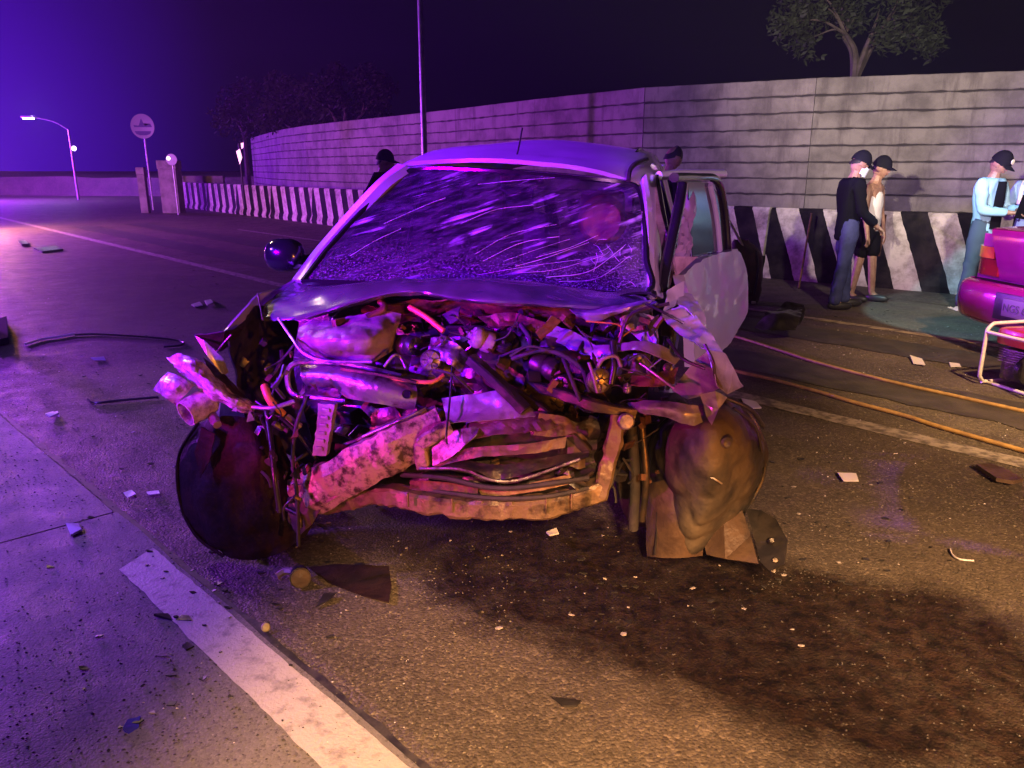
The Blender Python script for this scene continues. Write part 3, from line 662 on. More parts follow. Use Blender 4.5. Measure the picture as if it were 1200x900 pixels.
# ---- pillars
loft('left_pillar', [CL([(346, 331, .62), (372, 296, .78), (412, 250, .98), (444, 216, 1.1), (468, 196, 1.2)]), CL([(354, 332, .56), (380, 297, .72), (420, 251, .93), (452, 217, 1.05), (477, 198, 1.16)]), CL([(360, 332, .58), (384, 298, .75), (425, 252, .96), (456, 219, 1.08), (480, 201, 1.19)])], P_sil, car, 24, 6, .02)
loft('right_pillar', [CL([(750, 214, 1.19), (752, 250, 1.0), (752, 300, .78), (752, 344, .57)]), CL([(757, 204, 1.2), (763, 250, 1.0), (765, 300, .77), (767, 346, .55)]), CL([(770, 206, 1.32), (773, 250, 1.15), (775, 300, .95), (777, 350, .72)])], P_sil, car, 24, 8, .02, .003, 6, 7)
loft('pillar_trim', [CL([(764, 214, 1.25), (768, 250, 1.08), (774, 285, .92), (776, 312, .82)]), CL([(768, 213, 1.26), (775, 250, 1.09), (782, 280, .93), (779, 315, .83)])], P_pla, car, 16, 4, .012)
# ---- cabin sides (left complete, right rear; the right front doorway is open)
def side(sx):
    X = [(.30, .78), (.45, .83), (.75, .86), (.95, .845), (1.04, .80)]
    segs = [('front_door', .74, 1.83), ('rear_door', 1.85, 2.83)] if sx < 0 else [('rear_door', 2.0, 2.83)]
    for nm, a, b in segs:
        o = loft(nm, [[bp_(sx * x, y, z) for y in (a, (a + b) / 2, b)] for z, x in X], P_sil, car, 8, 16, .03 * sx, .002, 3, 3)
        loft('window', [[bp_(sx * .79, a + .05 + (.22 if a < 1 else 0) * 0, 1.06), bp_(sx * .79, b - .03, 1.06)], [bp_(sx * .66, a + (.42 if a < 1 else .04), 1.53), bp_(sx * .66, b - .05, 1.53)]], M_win, o, 6, 6, .006)
        box('handle', bp_(sx * .87, b - .16, .90), (.03, .16, .03), P_raw, o, None, .01)
        tube('door_frame', [bp_(sx * .79, b - .01, 1.04), bp_(sx * .655, b - .02, 1.55)], .022, P_gls, o, 6)
    loft('quarter_panel', [[bp_(sx * x, y, z) for y in (2.85, 3.4, 3.9, 4.12)] for z, x in [(.62 if 0 else .42, .80), (.75, .86), (.95, .845), (1.04, .80)]], P_sil, car, 14, 12, .03 * sx)
    loft('window', [[bp_(sx * .79, 2.9, 1.06), bp_(sx * .76, 4.0, 1.06)], [bp_(sx * .66, 2.9, 1.53), bp_(sx * .62, 3.85, 1.50)]], M_win, car, 6, 6, .006)
    tube('sill', [bp_(sx * .78, .85, .27), bp_(sx * .80, 2.0, .25), bp_(sx * .78, 2.85, .27)], .05, P_sil, car, 8)
    tube('roof_rail', [bp_(sx * .66, 1.6, 1.54), bp_(sx * .65, 2.3, 1.57), bp_(sx * .64, 3.9, 1.54)], .03, P_sil, car, 8)
    tube('rear_pillar', [bp_(sx * .78, 4.08, 1.0), bp_(sx * .62, 3.93, 1.56)], .05, P_sil, car, 8)
    tube('centre_pillar', [bp_(sx * .78, 1.92, .3), bp_(sx * .80, 1.9, 1.0), bp_(sx * .66, 1.87, 1.55)], .035, P_gls, car, 8)
M_win = mat('tinted_glass', (.008, .008, .010), .12, 0, spec=.25)
M_clr = mat('clear_glass', (.9, .9, .95), .03, 0, trans=1.)
side(-1); side(1)
loft('tailgate', [[bp_(x, 4.1 + .06 * (1 - x * x), z) for x in (-.8, 0, .8)] for z in (.4, .7, 1.0)], P_sil, car, 14, 10, .03)
loft('rear_window', [[bp_(x, 4.12, 1.03) for x in (-.74, 0, .74)], [bp_(x, 3.97, 1.54) for x in (-.6, 0, .6)]], M_clr, car, 6, 5, .006)
box('rear_bumper', bp_(0, 4.17, .42), (1.6, .14, .24), P_sil, car, None, .05)
box('underbody', bp_(0, 2.4, .26), (1.45, 3.4, .08), P_blk, car)
def wheel(c, axis, parent=car, r=.30, w=.19):
    t = lathe('wheel', [(.0, -w * .35), (r * .55, -w * .4), (r * .62, -w * .5), (r * .9, -w * .5), (r, -w * .38), (r, w * .38), (r * .9, w * .5), (r * .62, w * .5), (r * .55, w * .4), (0, w * .35)], c, axis, P_rub, parent, 32)
    ax = V(axis).normalized(); s = ax.orthogonal().normalized(); q = ax.cross(s); mb = MB()
    for sgn in (-1, 1):
        for k in range(6):
            a = k * math.pi / 3; mb.add(tube_geo([V(c) + ax * sgn * w * .42, V(c) + ax * sgn * w * .5 + (s * math.cos(a) + q * math.sin(a)) * r * .6], r * .07, 6, 3))
    mb.build('rim', P_alu, t); return t
for sx in (-1, 1): wheel(bp_(sx * .72, 3.35, .30), (1, 0, 0))
wheel(C(300, 560, .50) * V((1, 1, 0)) + V((0, 0, .31)), (1, .35, .05)); wheel(V((cx + .78, .72, .31)), (1, -.3, .1))
# ---- cabin interior
box('dashboard', bp_(0, .98, .93), (1.36, .34, .26), P_int, car, (R(-8), 0, 0), .07)
for sx, yy in ((-.36, 1.75), (.36, 1.75), (-.36, 2.7), (.36, 2.7)):
    s = box('seat', bp_(sx, yy, .50), (.52, .52, .20), P_seat, car, None, .06)
    box('backrest', bp_(sx, yy + .32, .90), (.50, .16, .70), P_seat, s, (R(-12), 0, 0), .06); box('headrest', bp_(sx, yy + .40, 1.33), (.27, .11, .19), P_seat, s, (R(-10), 0, 0), .05)
lathe('steering_wheel', [(.17, -.014), (.185, -.01), (.19, 0), (.185, .01), (.17, .014), (.16, 0), (.17, -.014)], bp_(.36, 1.26, .98), (0, 1, -.5), P_blk, car, 28)
tube('steering_column', [bp_(.36, 1.26, .98), bp_(.36, 1.02, .9)], .03, P_blk, car); lathe('orange_reflection_disc', [(0, -.05), (.10, -.045), (.13, 0), (.10, .045), (0, .05)], C(706, 258, 1.62), (0, 1, 0), mat('orange_reflection_paint', (.60, .30, .20), .8, 0, (.4, .22, .2), 16), car, 24); box('mirror_inside', C(612, 208, 1.3), (.22, .03, .06), P_blk, car, None, .012)  # round disc added: orange reflection in the windscreen put into its colour
loft('firewall', [CL([(345, 352, .62), (550, 350, .66), (765, 362, .60)]), CL([(345, 450, .60), (550, 450, .62), (760, 450, .58)]), CL([(345, 560, .52), (550, 565, .52), (750, 560, .50)])], P_drk, car, 20, 14, .02, .02, 5, 3)
# ---- open right front door
dl = lambda px: .85 + (px - 785) / 81 * 1.35
def Dp(px, py, off=0.): return C(px, py, dl(px) + off)
door = loft('front_door', [[Dp(788, 322), Dp(812, 304), Dp(836, 297), Dp(854, 292)], [Dp(792, 335), Dp(814, 314), Dp(840, 305), Dp(860, 301)], [Dp(796, 350), Dp(822, 330), Dp(850, 322), Dp(866, 320)],
    [Dp(800, 385), Dp(825, 365), Dp(852, 350), Dp(867, 345)], [Dp(802, 410), Dp(822, 395), Dp(850, 378), Dp(865, 368)], [Dp(803, 430), Dp(818, 422), Dp(834, 412), Dp(846, 401)]], P_sil, car, 24, 30, .05, .004, 4, 12, 40)
door['label'] = 'open pale front door on the right side'
for k in range(3): tube('handle', [Dp(849, 330, -.05), Dp(855, 326.5, -.075), Dp(862, 325, -.05)], .012, P_raw, door, 6) if k == 0 else None
plate('handle_recess', [Dp(847, 335, -.035), Dp(847, 326, -.035), Dp(863, 320, -.035), Dp(863, 330, -.035)], .02, P_gls, door)
tube('window_frame', [Dp(853, 292), Dp(851, 262), Dp(846, 228), Dp(838, 210), Dp(815, 208), Dp(790, 208)], .022, P_gls, door, 8, 40)
tube('window_frame', [Dp(843, 294, -.01), Dp(840, 262, -.01), Dp(836, 238, -.01), Dp(831, 216, -.01)], .017, P_sil, door, 8)
tube('door_top_trim', [C(772, 206, 1.3), C(800, 204, 1.5), C(848, 204, 1.95)], .022, P_sil, door, 8)
plate('door_glass', [Dp(812, 303, .01), Dp(842, 294, .01), Dp(832, 215, .01), Dp(806, 211, .01)], .005, M_win, door)
plate('quarter_glass', [Dp(844, 294, .01), Dp(852, 292, .01), Dp(846, 232, .01), Dp(836, 220, .01)], .005, M_win, door)
tube('door_front_post', CL([(801, 208, 1.25), (797, 235, 1.12), (789, 272, .95), (779, 318, .78), (776, 338, .7)]), .025, P_gls, car, 8, 30)
tube('weatherstrip', CL([(770, 206, 1.3), (776, 240, 1.16), (782, 280, 1.0), (776, 316, .85)]), .010, P_gls, car, 6, 30)
loft('torn_trim', [CL([(800, 212, 1.3), (797, 250, 1.15), (791, 290, 1.0), (786, 320, .9)]), CL([(806, 214, 1.34), (808, 250, 1.2), (801, 290, 1.05), (796, 316, .95)]), CL([(811, 222, 1.4), (812, 255, 1.25), (808, 290, 1.1), (803, 312, 1.0)])], mat('torn_plastic_film', (.22, .17, .22), .18, 0, coat=.4), car, 20, 14, .004, .02, 9, 4)
plate('mirror_mount', CL([(788, 301, .86), (815, 301, 1.0), (791, 323, .86)]), .012, P_pla, car)
tube('hinge_strip', CL([(790, 300, .9), (787, 320, .84), (783, 336, .8)]), .008, P_raw, car, 6)
# ---- left side mirror
q = C(334, 299, .78)
def ell(name, c, rx, ry, rz, m, parent, seg=20, cutx=None, seed=0):
    vs, fs = [], []; n = 14
    for j in range(n + 1):
        a = math.pi * j / n
        for k in range(seg):
            b = 2 * math.pi * k / seg; sgn = lambda x, e: math.copysign(abs(x) ** e, x)
            vs.append(V(c) + V((rx * sgn(math.sin(a), .8) * sgn(math.cos(b), .85), ry * sgn(math.sin(a), .8) * sgn(math.sin(b), .85), rz * sgn(math.cos(a), .85))))
    for j in range(n):
        for k in range(seg): fs.append((j * seg + k, (j + 1) * seg + k, (j + 1) * seg + (k + 1) % seg, j * seg + (k + 1) % seg))
    return mk(name, vs, fs, m, parent, 60)
mi = ell('side_mirror', q, .095, .07, .078, P_gls, car); mi['label'] = 'black side mirror on the left'
loft('mirror_foot', [CL([(352, 300, .80), (362, 318, .72)]), CL([(372, 296, .84), (372, 314, .76)])], P_blk, mi, 5, 5, .03)
# ---- bonnet, buckled
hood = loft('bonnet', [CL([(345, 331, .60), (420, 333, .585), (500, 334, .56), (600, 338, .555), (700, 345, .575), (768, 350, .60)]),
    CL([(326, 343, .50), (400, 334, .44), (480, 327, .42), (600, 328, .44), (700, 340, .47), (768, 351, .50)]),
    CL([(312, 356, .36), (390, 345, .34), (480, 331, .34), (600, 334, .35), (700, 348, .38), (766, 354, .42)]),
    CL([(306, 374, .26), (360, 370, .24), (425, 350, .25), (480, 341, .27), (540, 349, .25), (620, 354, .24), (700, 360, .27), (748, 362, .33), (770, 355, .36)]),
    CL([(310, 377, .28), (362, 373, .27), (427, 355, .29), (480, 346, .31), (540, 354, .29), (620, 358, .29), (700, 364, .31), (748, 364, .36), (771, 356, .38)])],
    mat('shaded_silver_bonnet_paint', (.105, .118, .125), .24, .25, (.07, .075, .08), 4, .05, 12, coat=.7), car, 80, 40, .003, .008, 4.0, 9, 45)  # silver paint darkened, the bonnet's shade put into its colour
hood['label'] = 'buckled silver bonnet folded up against the windscreen'
loft('bonnet_tear', [CL([(667, 362, .30), (695, 362, .28), (729, 358, .28), (764, 351, .33)]), CL([(672, 367, .24), (697, 368, .22), (733, 362, .23), (762, 354, .30)]), CL([(680, 371, .26), (695, 376, .24), (735, 365, .26), (760, 358, .32)])], P_scuf, car, 24, 8, .004, .006, 12, 5)
loft('bonnet_liner', [CL([(420, 360, .34), (520, 352, .40), (640, 362, .40), (740, 370, .42)]), CL([(430, 385, .50), (520, 378, .52), (640, 385, .52), (740, 392, .5)])], P_rst, car, 30, 12, .006, .025, 9, 6)
loft('cowl_edge', [CL([(700, 352, .50), (730, 342, .50), (757, 341, .50), (768, 344, .50)]), CL([(705, 357, .42), (733, 347, .42), (758, 345, .42), (769, 350, .42)])], P_gls, car, 14, 6, .01)
# ---- crumpled wings
loft('left_wing', [CL([(354, 322, .66), (330, 338, .54), (303, 345, .36), (284, 366, .18), (263, 388, .05)]), CL([(352, 330, .70), (332, 345, .58), (306, 358, .40), (288, 374, .22), (274, 386, .10)])], P_sil, car, 30, 8, .008, .004, 7, 3)
plate('left_wing_tear', CL([(228, 393, .05), (263, 388, .03), (285, 384, .1), (275, 400, .2), (258, 412, .16)]), .004, P_lin, car, None, .004, 8, 2, 3)
plate('left_wing_tear', CL([(228, 393, .05), (240, 399, .05), (262, 420, .08), (268, 436, .1), (262, 440, .08), (243, 417, .05)]), .006, P_scuf, car, None, .003, 8, 2, 3)
tube('torn_edge', CL([(271, 392, .02), (262, 402, .02), (254, 412, .03)]), .0035, P_raw, car, 5)
tube('torn_edge', CL([(302, 344, .33), (305, 358, .28), (308, 375, .22)]), .004, P_raw, car, 5)
for k, (pts, am, ctr) in enumerate((
    ([(778, 358, .50), (782, 340, .60), (802, 329, .74), (800, 353, .62), (784, 362, .5), (775, 368, .45)], .01, P_sil),
    ([(795, 342, .66), (809, 342, .70), (824, 364, .55), (829, 386, .42), (810, 368, .42), (795, 359, .52)], .014, P_sil),
    ([(775, 368, .44), (795, 358, .50), (809, 362, .46), (829, 384, .36), (849, 414, .22), (831, 411, .20), (816, 403, .24), (800, 393, .30), (782, 380, .38)], .012, P_sil),
    ([(787, 458, .24), (800, 440, .18), (815, 422, .14), (830, 411, .14), (836, 432, .10), (843, 455, .12), (824, 464, .2), (806, 468, .22)], .008, P_scuf),
    ([(831, 411, .15), (847, 414, .18), (860, 432, .16), (873, 452, .18), (855, 461, .10), (842, 452, .06), (836, 430, .06)], .010, P_scuf))):
    o = plate('right_wing', CL(pts), .0035, ctr, car, None, am, 7, 20 + k, 3, 20); o['label'] = 'folded piece of the crumpled right wing'
tube('torn_edge', CL([(826, 404, .12), (836, 425, .06), (838, 440, .07), (846, 456, .09)]), .006, P_drk, car, 6)
loft('torn_strip', [CL([(734, 473, .14), (759, 470, .08), (784, 470, .06), (802, 474, .05), (818, 475, .08)]), CL([(740, 477, .10), (759, 478, .04), (784, 480, .02), (806, 487, .02), (821, 486, .05)]), CL([(746, 480, .12), (757, 483, .07), (784, 488, .05), (810, 499, .05), (824, 495, .09)])], P_scuf, car, 28, 10, .004, .007, 12, 4)
plate('torn_strip', CL([(820, 462, .08), (838, 458, .06), (852, 466, .10), (842, 480, .08), (834, 499, .05), (828, 490, .08), (824, 474, .10)]), .004, P_scuf, car, None, .008, 12, 5, 3)
# ---- wheel arch liners
loft('right_wheel_arch_liner', [CL([(792, 484, .42), (820, 472, .30), (850, 466, .30), (872, 476, .45)]), CL([(772, 500, .42), (800, 494, .20), (848, 490, .13), (888, 502, .45)]), CL([(764, 522, .42), (796, 520, .13), (850, 515, .06), (898, 528, .44)]), CL([(762, 552, .42), (796, 555, .10), (850, 548, .05), (895, 556, .42)]),
    CL([(766, 585, .40), (800, 590, .13), (843, 582, .08), (884, 582, .40)]), CL([(780, 615, .38), (802, 618, .16), (832, 612, .12), (862, 610, .33)]), CL([(798, 645, .30), (806, 648, .24), (814, 646, .24), (826, 640, .3)])], P_gry, car, 60, 76, .006, .013, 5.0, 8, 35)['label'] = 'mud smeared grey liner bulging out on the right'
lathe('liner_boss', [(.0, .016), (.012, .02), (.020, .014), (.026, -.02)], C(851, 518, .055), (.1, -1, .1), P_gry, car, 16); lathe('liner_boss', [(.0, .004), (.012, .01), (.014, -.02)], C(832, 527, .06), (0, -1, 0), P_gls, car, 14)
tube('liner_scratch', CL([(826, 556, .035), (838, 562, .03), (846, 567, .035)]), .004, P_raw, car, 5)
tube('liner_rim', CL([(846, 468, .30), (872, 478, .42), (890, 505, .43), (897, 540, .42), (889, 572, .40), (862, 612, .33), (826, 642, .28)]), .007, P_blk, car, 6, 40)
tube('liner_rim', CL([(790, 484, .40), (772, 502, .40), (764, 522, .40), (762, 552, .40)]), .008, P_blk, car, 6, 20)
loft('left_wheel_arch_liner', [CL([(232, 497, .10), (262, 488, .04), (300, 494, .06), (330, 512, .12)]), CL([(212, 530, .10), (245, 525, .0), (300, 528, -.02), (345, 550, .10)]), CL([(210, 565, .08), (245, 568, -.02), (305, 570, -.01), (358, 582, .08)]),
    CL([(216, 598, .06), (255, 603, -.02), (310, 606, -.01), (372, 602, .06)]), CL([(232, 628, .03), (270, 636, -.02), (318, 634, -.01), (380, 592, .05)]), CL([(262, 650, .02), (290, 658, -.01), (325, 650, -.01), (358, 628, .02)])], P_lin, car, 34, 34, .006, .018, 4, 15, 50)['label'] = 'dark reddish liner hanging over the left wheel'
tube('liner_rim', CL([(232, 496, .08), (211, 530, .09), (208, 565, .06), (215, 600, .04), (232, 630, .01), (262, 652, .0)]), .007, P_lin, car, 6, 40)
loft('splash_flap', [CL([(757, 568, .34), (772, 564, .26), (792, 562, .22), (806, 566, .26)]), CL([(757, 610, .31), (775, 610, .22), (800, 612, .18), (822, 615, .24)]), CL([(759, 652, .28), (778, 653, .22), (800, 653, .2), (822, 650, .26)])], P_brn, car, 16, 20, .006, .006, 9, 4)
for x in (770, 779, 808): tube('flap_rib', CL([(x, 600, .19 if x > 800 else .24), (x - 1, 630, .19 if x > 800 else .23), (x - 3, 650, .22)]), .004, P_blk, car, 5)
plate('splash_flap', CL([(824, 630, .25), (848, 612, .24), (870, 598, .30), (880, 628, .22), (889, 661, .10), (850, 655, .14), (828, 650, .2)]), .005, P_brn, car, None, .004, 8, 5, 2)
br = plate('mounting_bracket', CL([(874, 598, .26), (893, 600, .26), (910, 610, .22), (923, 634, .14), (920, 662, .06), (903, 671, .04), (892, 661, .08), (884, 630, .18)]), .012, P_blk, car, None, .004, 8, 5, 2)
for x, y in ((904, 634), (908, 657), (906, 669)): lathe('bolt', [(.013, -.01), (.013, .006), (.009, .012), (0, .012)], C(x, y, .12 - (y - 634) * .002) , (0, -.8, .6), P_drk, br, 6)
# ---- bumper beams
bb = beam('bumper_beam', CL([(352, 582, .04), (400, 560, .0), (450, 530, .0), (520, 497, .08)]), .085, .155, P_mud, car, 60, .012, 8, 3, .55); bb['label'] = 'torn mud splashed bumper beam rising to the right'
beam('beam_bracket', CL([(498, 548, .0), (495, 522, .0), (512, 508, .0), (529, 500, .02)]), .05, .05, P_mud, car, 24, .003, 12, 3, .3)
plate('beam_end', CL([(345, 566, .0), (368, 568, .0), (400, 580, -.02), (378, 592, -.02), (366, 600, .0)]), .02, P_tan, car, None, .006, 9, 3, 2)
plate('beam_end', CL([(352, 597, .02), (375, 587, .0), (377, 594, -.01), (356, 604, .0)]), .01, P_pla, car)
low = beam('lower_bumper_beam', CL([(356, 592, .06), (400, 588, .04), (450, 580, .02), (510, 590, -.02), (580, 596, -.04), (650, 592, -.02), (706, 573, .04)]), .06, .068, P_tan, car, 90, .009, 11, 6, .3); low['label'] = 'bowed lower beam hanging from the front'
for x, y in ((478, 586), (530, 592), (565, 595), (600, 596), (640, 593), (670, 587)): box('spot_weld_rib', C(x, y, -.065), (.006, .012, .055), P_tan, low, None, .002)
beam('beam_upright', CL([(704, 582, .03), (712, 548, .05), (720, 515, .07), (726, 486, .09)]), .05, .06, P_tan, car, 30, .010, 12, 6, .3)
beam('upper_rail', CL([(620, 452, .14), (660, 462, .10), (700, 476, .06), (744, 484, .10)]), .03, .034, P_drk, car, 24, .006, 9, 6)
beam('upper_rail', CL([(560, 440, .16), (620, 470, .08), (660, 500, .04), (690, 530, .03)]), .03, .03, P_drk, car, 24, .006, 9, 7)
lathe('end_cap', [(.028, -.03), (.030, .0), (.024, .006), (.0, .008)], C(734, 494, .05), (.2, -1, .2), P_alu, car, 18)
# ---- crushed grille stack
def lofts(nm, a, b, m, seed, amp=.006, th=.004, mid=None, nu=34, nv=10, sc=11):
    rows = [CL(a)] + ([CL(mid)] if mid else []) + [CL(b)]; return loft(nm, rows, m, car, nu, nv, th, amp, sc, seed, 25)
lofts('grille_panel', [(517, 466, .10), (560, 462, .08), (590, 458, .06), (628, 482, .04)], [(524, 497, .02), (560, 494, .0), (600, 490, .0), (634, 488, .01)], P_scuf, 3, .008)
lofts('grille_panel', [(500, 520, .03), (560, 492, .03), (630, 482, .02), (636, 488, .02)], [(520, 528, -.02), (565, 512, -.01), (630, 506, -.03), (655, 500, .0)], P_brn, 4, .012)
lofts('grille_panel', [(505, 512, .01), (540, 503, .0), (562, 500, .02)], [(508, 546, -.02), (530, 535, -.03), (560, 510, -.02)], P_alu, 9, .004)
lofts('grille_slat', [(505, 535, .0), (560, 524, -.02), (620, 520, -.03), (664, 512, .0)], [(508, 548, -.02), (560, 536, -.04), (620, 532, -.05), (662, 524, -.02)], P_tan, 5, .007)
lofts('grille_slat', [(498, 546, .0), (545, 540, -.01), (585, 545, -.03), (640, 536, -.01), (690, 528, .01)], [(498, 552, -.03), (545, 548, -.05), (585, 562, -.06), (640, 548, -.04), (690, 536, -.01)], P_drk, 6, .008)
tube('grille_trim', CL([(492, 549, -.03), (540, 550, -.05), (575, 562, -.07), (610, 562, -.06), (680, 538, -.03)]), .006, P_raw, car, 6, 50)
lofts('grille_slat', [(560, 572, -.01), (610, 568, -.04), (640, 562, -.04), (668, 556, -.02)], [(566, 582, -.01), (612, 578, -.04), (642, 573, -.04), (672, 566, -.02)], mat('yellowed_reflector', (.38, .28, .13), .25, .3, (.2, .12, .05), 20, .3, 60), 7, .004)
lofts('grille_slat', [(480, 563, .02), (520, 565, .0), (560, 572, -.02)], [(480, 574, .0), (520, 577, -.02), (560, 582, -.03)], P_rst, 8, .005)
tube('rubber_strip', CL([(470, 556, .02), (520, 560, -.02), (565, 570, -.05), (600, 572, -.06), (650, 566, -.05), (690, 560, -.01)]), .010, P_rub, car, 6, 40)
tube('rubber_strip', CL([(470, 570, .03), (520, 577, -.02), (580, 584, -.055), (640, 582, -.05), (690, 572, -.0)]), .009, P_rub, car, 6, 40)
lofts('radiator_side', [(664, 505, .03), (680, 508, .03), (688, 515, .05)], [(665, 545, .0), (678, 550, .0), (686, 548, .02)], P_brn, 12, .006)
lofts('grille_panel', [(632, 484, .0), (660, 488, .02), (672, 498, .03)], [(625, 510, -.03), (650, 512, -.02), (676, 508, .0)], P_tan, 13, .005)
for k in range(9):
    x, y = r.uniform(655, 690), r.uniform(545, 580); box('broken_clip', C(x, y, r.uniform(-.04, .0)), (r.uniform(.02, .05), .008, r.uniform(.01, .025)), r.choice([P_pla, P_alu, P_drk, P_blk]), car, (r.uniform(-1, 1), r.uniform(-1, 1), r.uniform(-1, 1)), .002)
# ---- upper cross member with holes, engine cover, other big pieces of the bay
cm = loft('cross_member', [CL([(352, 432, .14), (400, 434, .10), (440, 442, .08), (487, 455, .10)]), CL([(356, 440, .10), (400, 443, .06), (440, 453, .04), (489, 466, .07)]), CL([(362, 448, .12), (396, 452, .08), (409, 464, .06), (440, 470, .05), (486, 477, .09)])], P_raw, car, 40, 12, .02, .003, 9, 4, 35)
cm['label'] = 'shiny upper cross member with round holes'
for x, y, rr in ((425, 449, .014), (437, 461, .018), (477, 462, .016)): lathe('hole', [(rr * .75, .006), (rr, .010), (rr * 1.1, .004), (rr * 1.1, -.004)], C(x, y, .045), (0, -1, .3), P_gls, cm, 16)
tube('stamped_loop', CL([(470, 441, .10), (410, 427, .10), (365, 424, .10), (342, 428, .09), (337, 446, .08), (346, 463, .07), (380, 467, .07), (405, 470, .07)]), .011, P_raw, car, 7, 50)
beam('cross_member_lip', CL([(400, 432, .07), (440, 438, .05), (488, 448, .07)]), .012, .010, P_rst, car, 20, .002)
lofts('engine_cover', [(351, 384, .22), (366, 376, .24), (400, 373, .26), (440, 366, .30), (470, 368, .33)], [(362, 414, .22), (380, 421, .18), (410, 423, .16), (438, 422, .18), (462, 408, .26)], P_pla, 21, .011, .006, [(350, 398, .16), (372, 398, .10), (405, 398, .08), (438, 394, .12), (466, 388, .26)], 40, 22, 8)
tube('cable_clip_rail', CL([(326, 373, .20), (342, 396, .14), (356, 414, .10), (382, 423, .09), (436, 424, .10)]), .006, P_scuf, car, 6, 40)
lofts('fuse_box', [(377, 470, .02), (396, 472, .02)], [(370, 531, .02), (386, 531, .02)], P_pla, 3, .003, .03, None, 8, 20)
for k in range(6): box('fuse', C(383 - k * 1.6, 480 + k * 9, -.005), (.03, .02, .015), P_pla, car, None, .003)
lofts('inner_wing', [(640, 378, .34), (673, 389, .28), (698, 404, .22), (720, 403, .20)], [(640, 395, .30), (669, 409, .24), (700, 423, .18), (716, 417, .17)], P_scuf, 5, .010)
lofts('inner_wing', [(560, 372, .36), (600, 366, .36), (640, 378, .34)], [(575, 384, .32), (610, 384, .32), (640, 396, .30)], P_rst, 6, .012)
lofts('strut_tower', [(722, 404, .20), (747, 400, .16), (775, 405, .16), (797, 420, .20)], [(722, 412, .18), (747, 410, .13), (771, 418, .12), (790, 428, .16)], P_scuf, 7, .004)
lofts('strut_tower', [(727, 372, .40), (750, 368, .40), (770, 372, .38)], [(727, 400, .34), (750, 402, .32), (772, 404, .32)], P_sil, 8, .012)
lofts('shock_tower_panel', [(726, 420, .22), (745, 414, .20), (762, 420, .22)], [(720, 440, .18), (745, 436, .16), (765, 438, .18)], P_alu, 9, .010)
lofts('folded_bracket', [(740, 440, .16), (770, 436, .14), (795, 430, .16)], [(738, 452, .12), (768, 452, .10), (790, 450, .12)], P_rst, 10, .012)
beam('strut_bar', CL([(552, 420, .10), (580, 445, .06), (616, 481, .02)]), .045, .035, P_blk, car, 16, .003, 9, 3)
lofts('alternator_shield', [(505, 395, .20), (530, 400, .16), (550, 415, .18)], [(498, 418, .16), (522, 425, .12), (540, 436, .12)], P_alu, 14, .015)
for nm, x, y, ly, rr, dp, ax, m_ in (('alternator', 505, 422, .14, .040, .06, (.3, -1, .2), P_alu), ('pulley', 702, 446, .12, .045, .03, (.5, -1, .1), P_raw), ('oil_filter', 565, 398, .18, .040, .09, (-.9, -.5, .5), P_pla), ('throttle_body', 520, 405, .20, .035, .06, (.4, -1, .6), P_alu), ('air_intake', 480, 405, .22, .04, .1, (.8, -.6, .1), P_blk), ('starter_motor', 640, 430, .2, .045, .12, (.9, -.5, -.2), P_drk), ('reservoir_cap', 590, 405, .2, .03, .03, (.2, -.4, 1), P_blk), ('water_pump', 660, 450, .15, .035, .05, (-.3, -1, .1), P_drk), ('battery_post', 735, 455, .12, .014, .03, (0, -.5, 1), P_raw)):
    o = lathe(nm, [(rr * .2, dp * .5 + .01), (rr * .3, dp * .5), (rr * .85, dp * .45), (rr, dp * .3), (rr, dp * .1), (rr * .86, .0), (rr, -dp * .1), (rr, -dp * .4), (rr * .7, -dp * .5)], C(x, y, ly), ax, m_, car, 20)
    if rr > .03:
        A = V(ax).normalized(); s = A.orthogonal().normalized(); t_ = A.cross(s); mb = MB()
        for k in range(7): a = k * .9; mb.add(tube_geo([C(x, y, ly) + A * dp * .46 + (s * math.cos(a) + t_ * math.sin(a)) * rr * .25, C(x, y, ly) + A * dp * .46 + (s * math.cos(a) + t_ * math.sin(a)) * rr * .8], .004, 4, 2))
        mb.build('fin', m_, o)
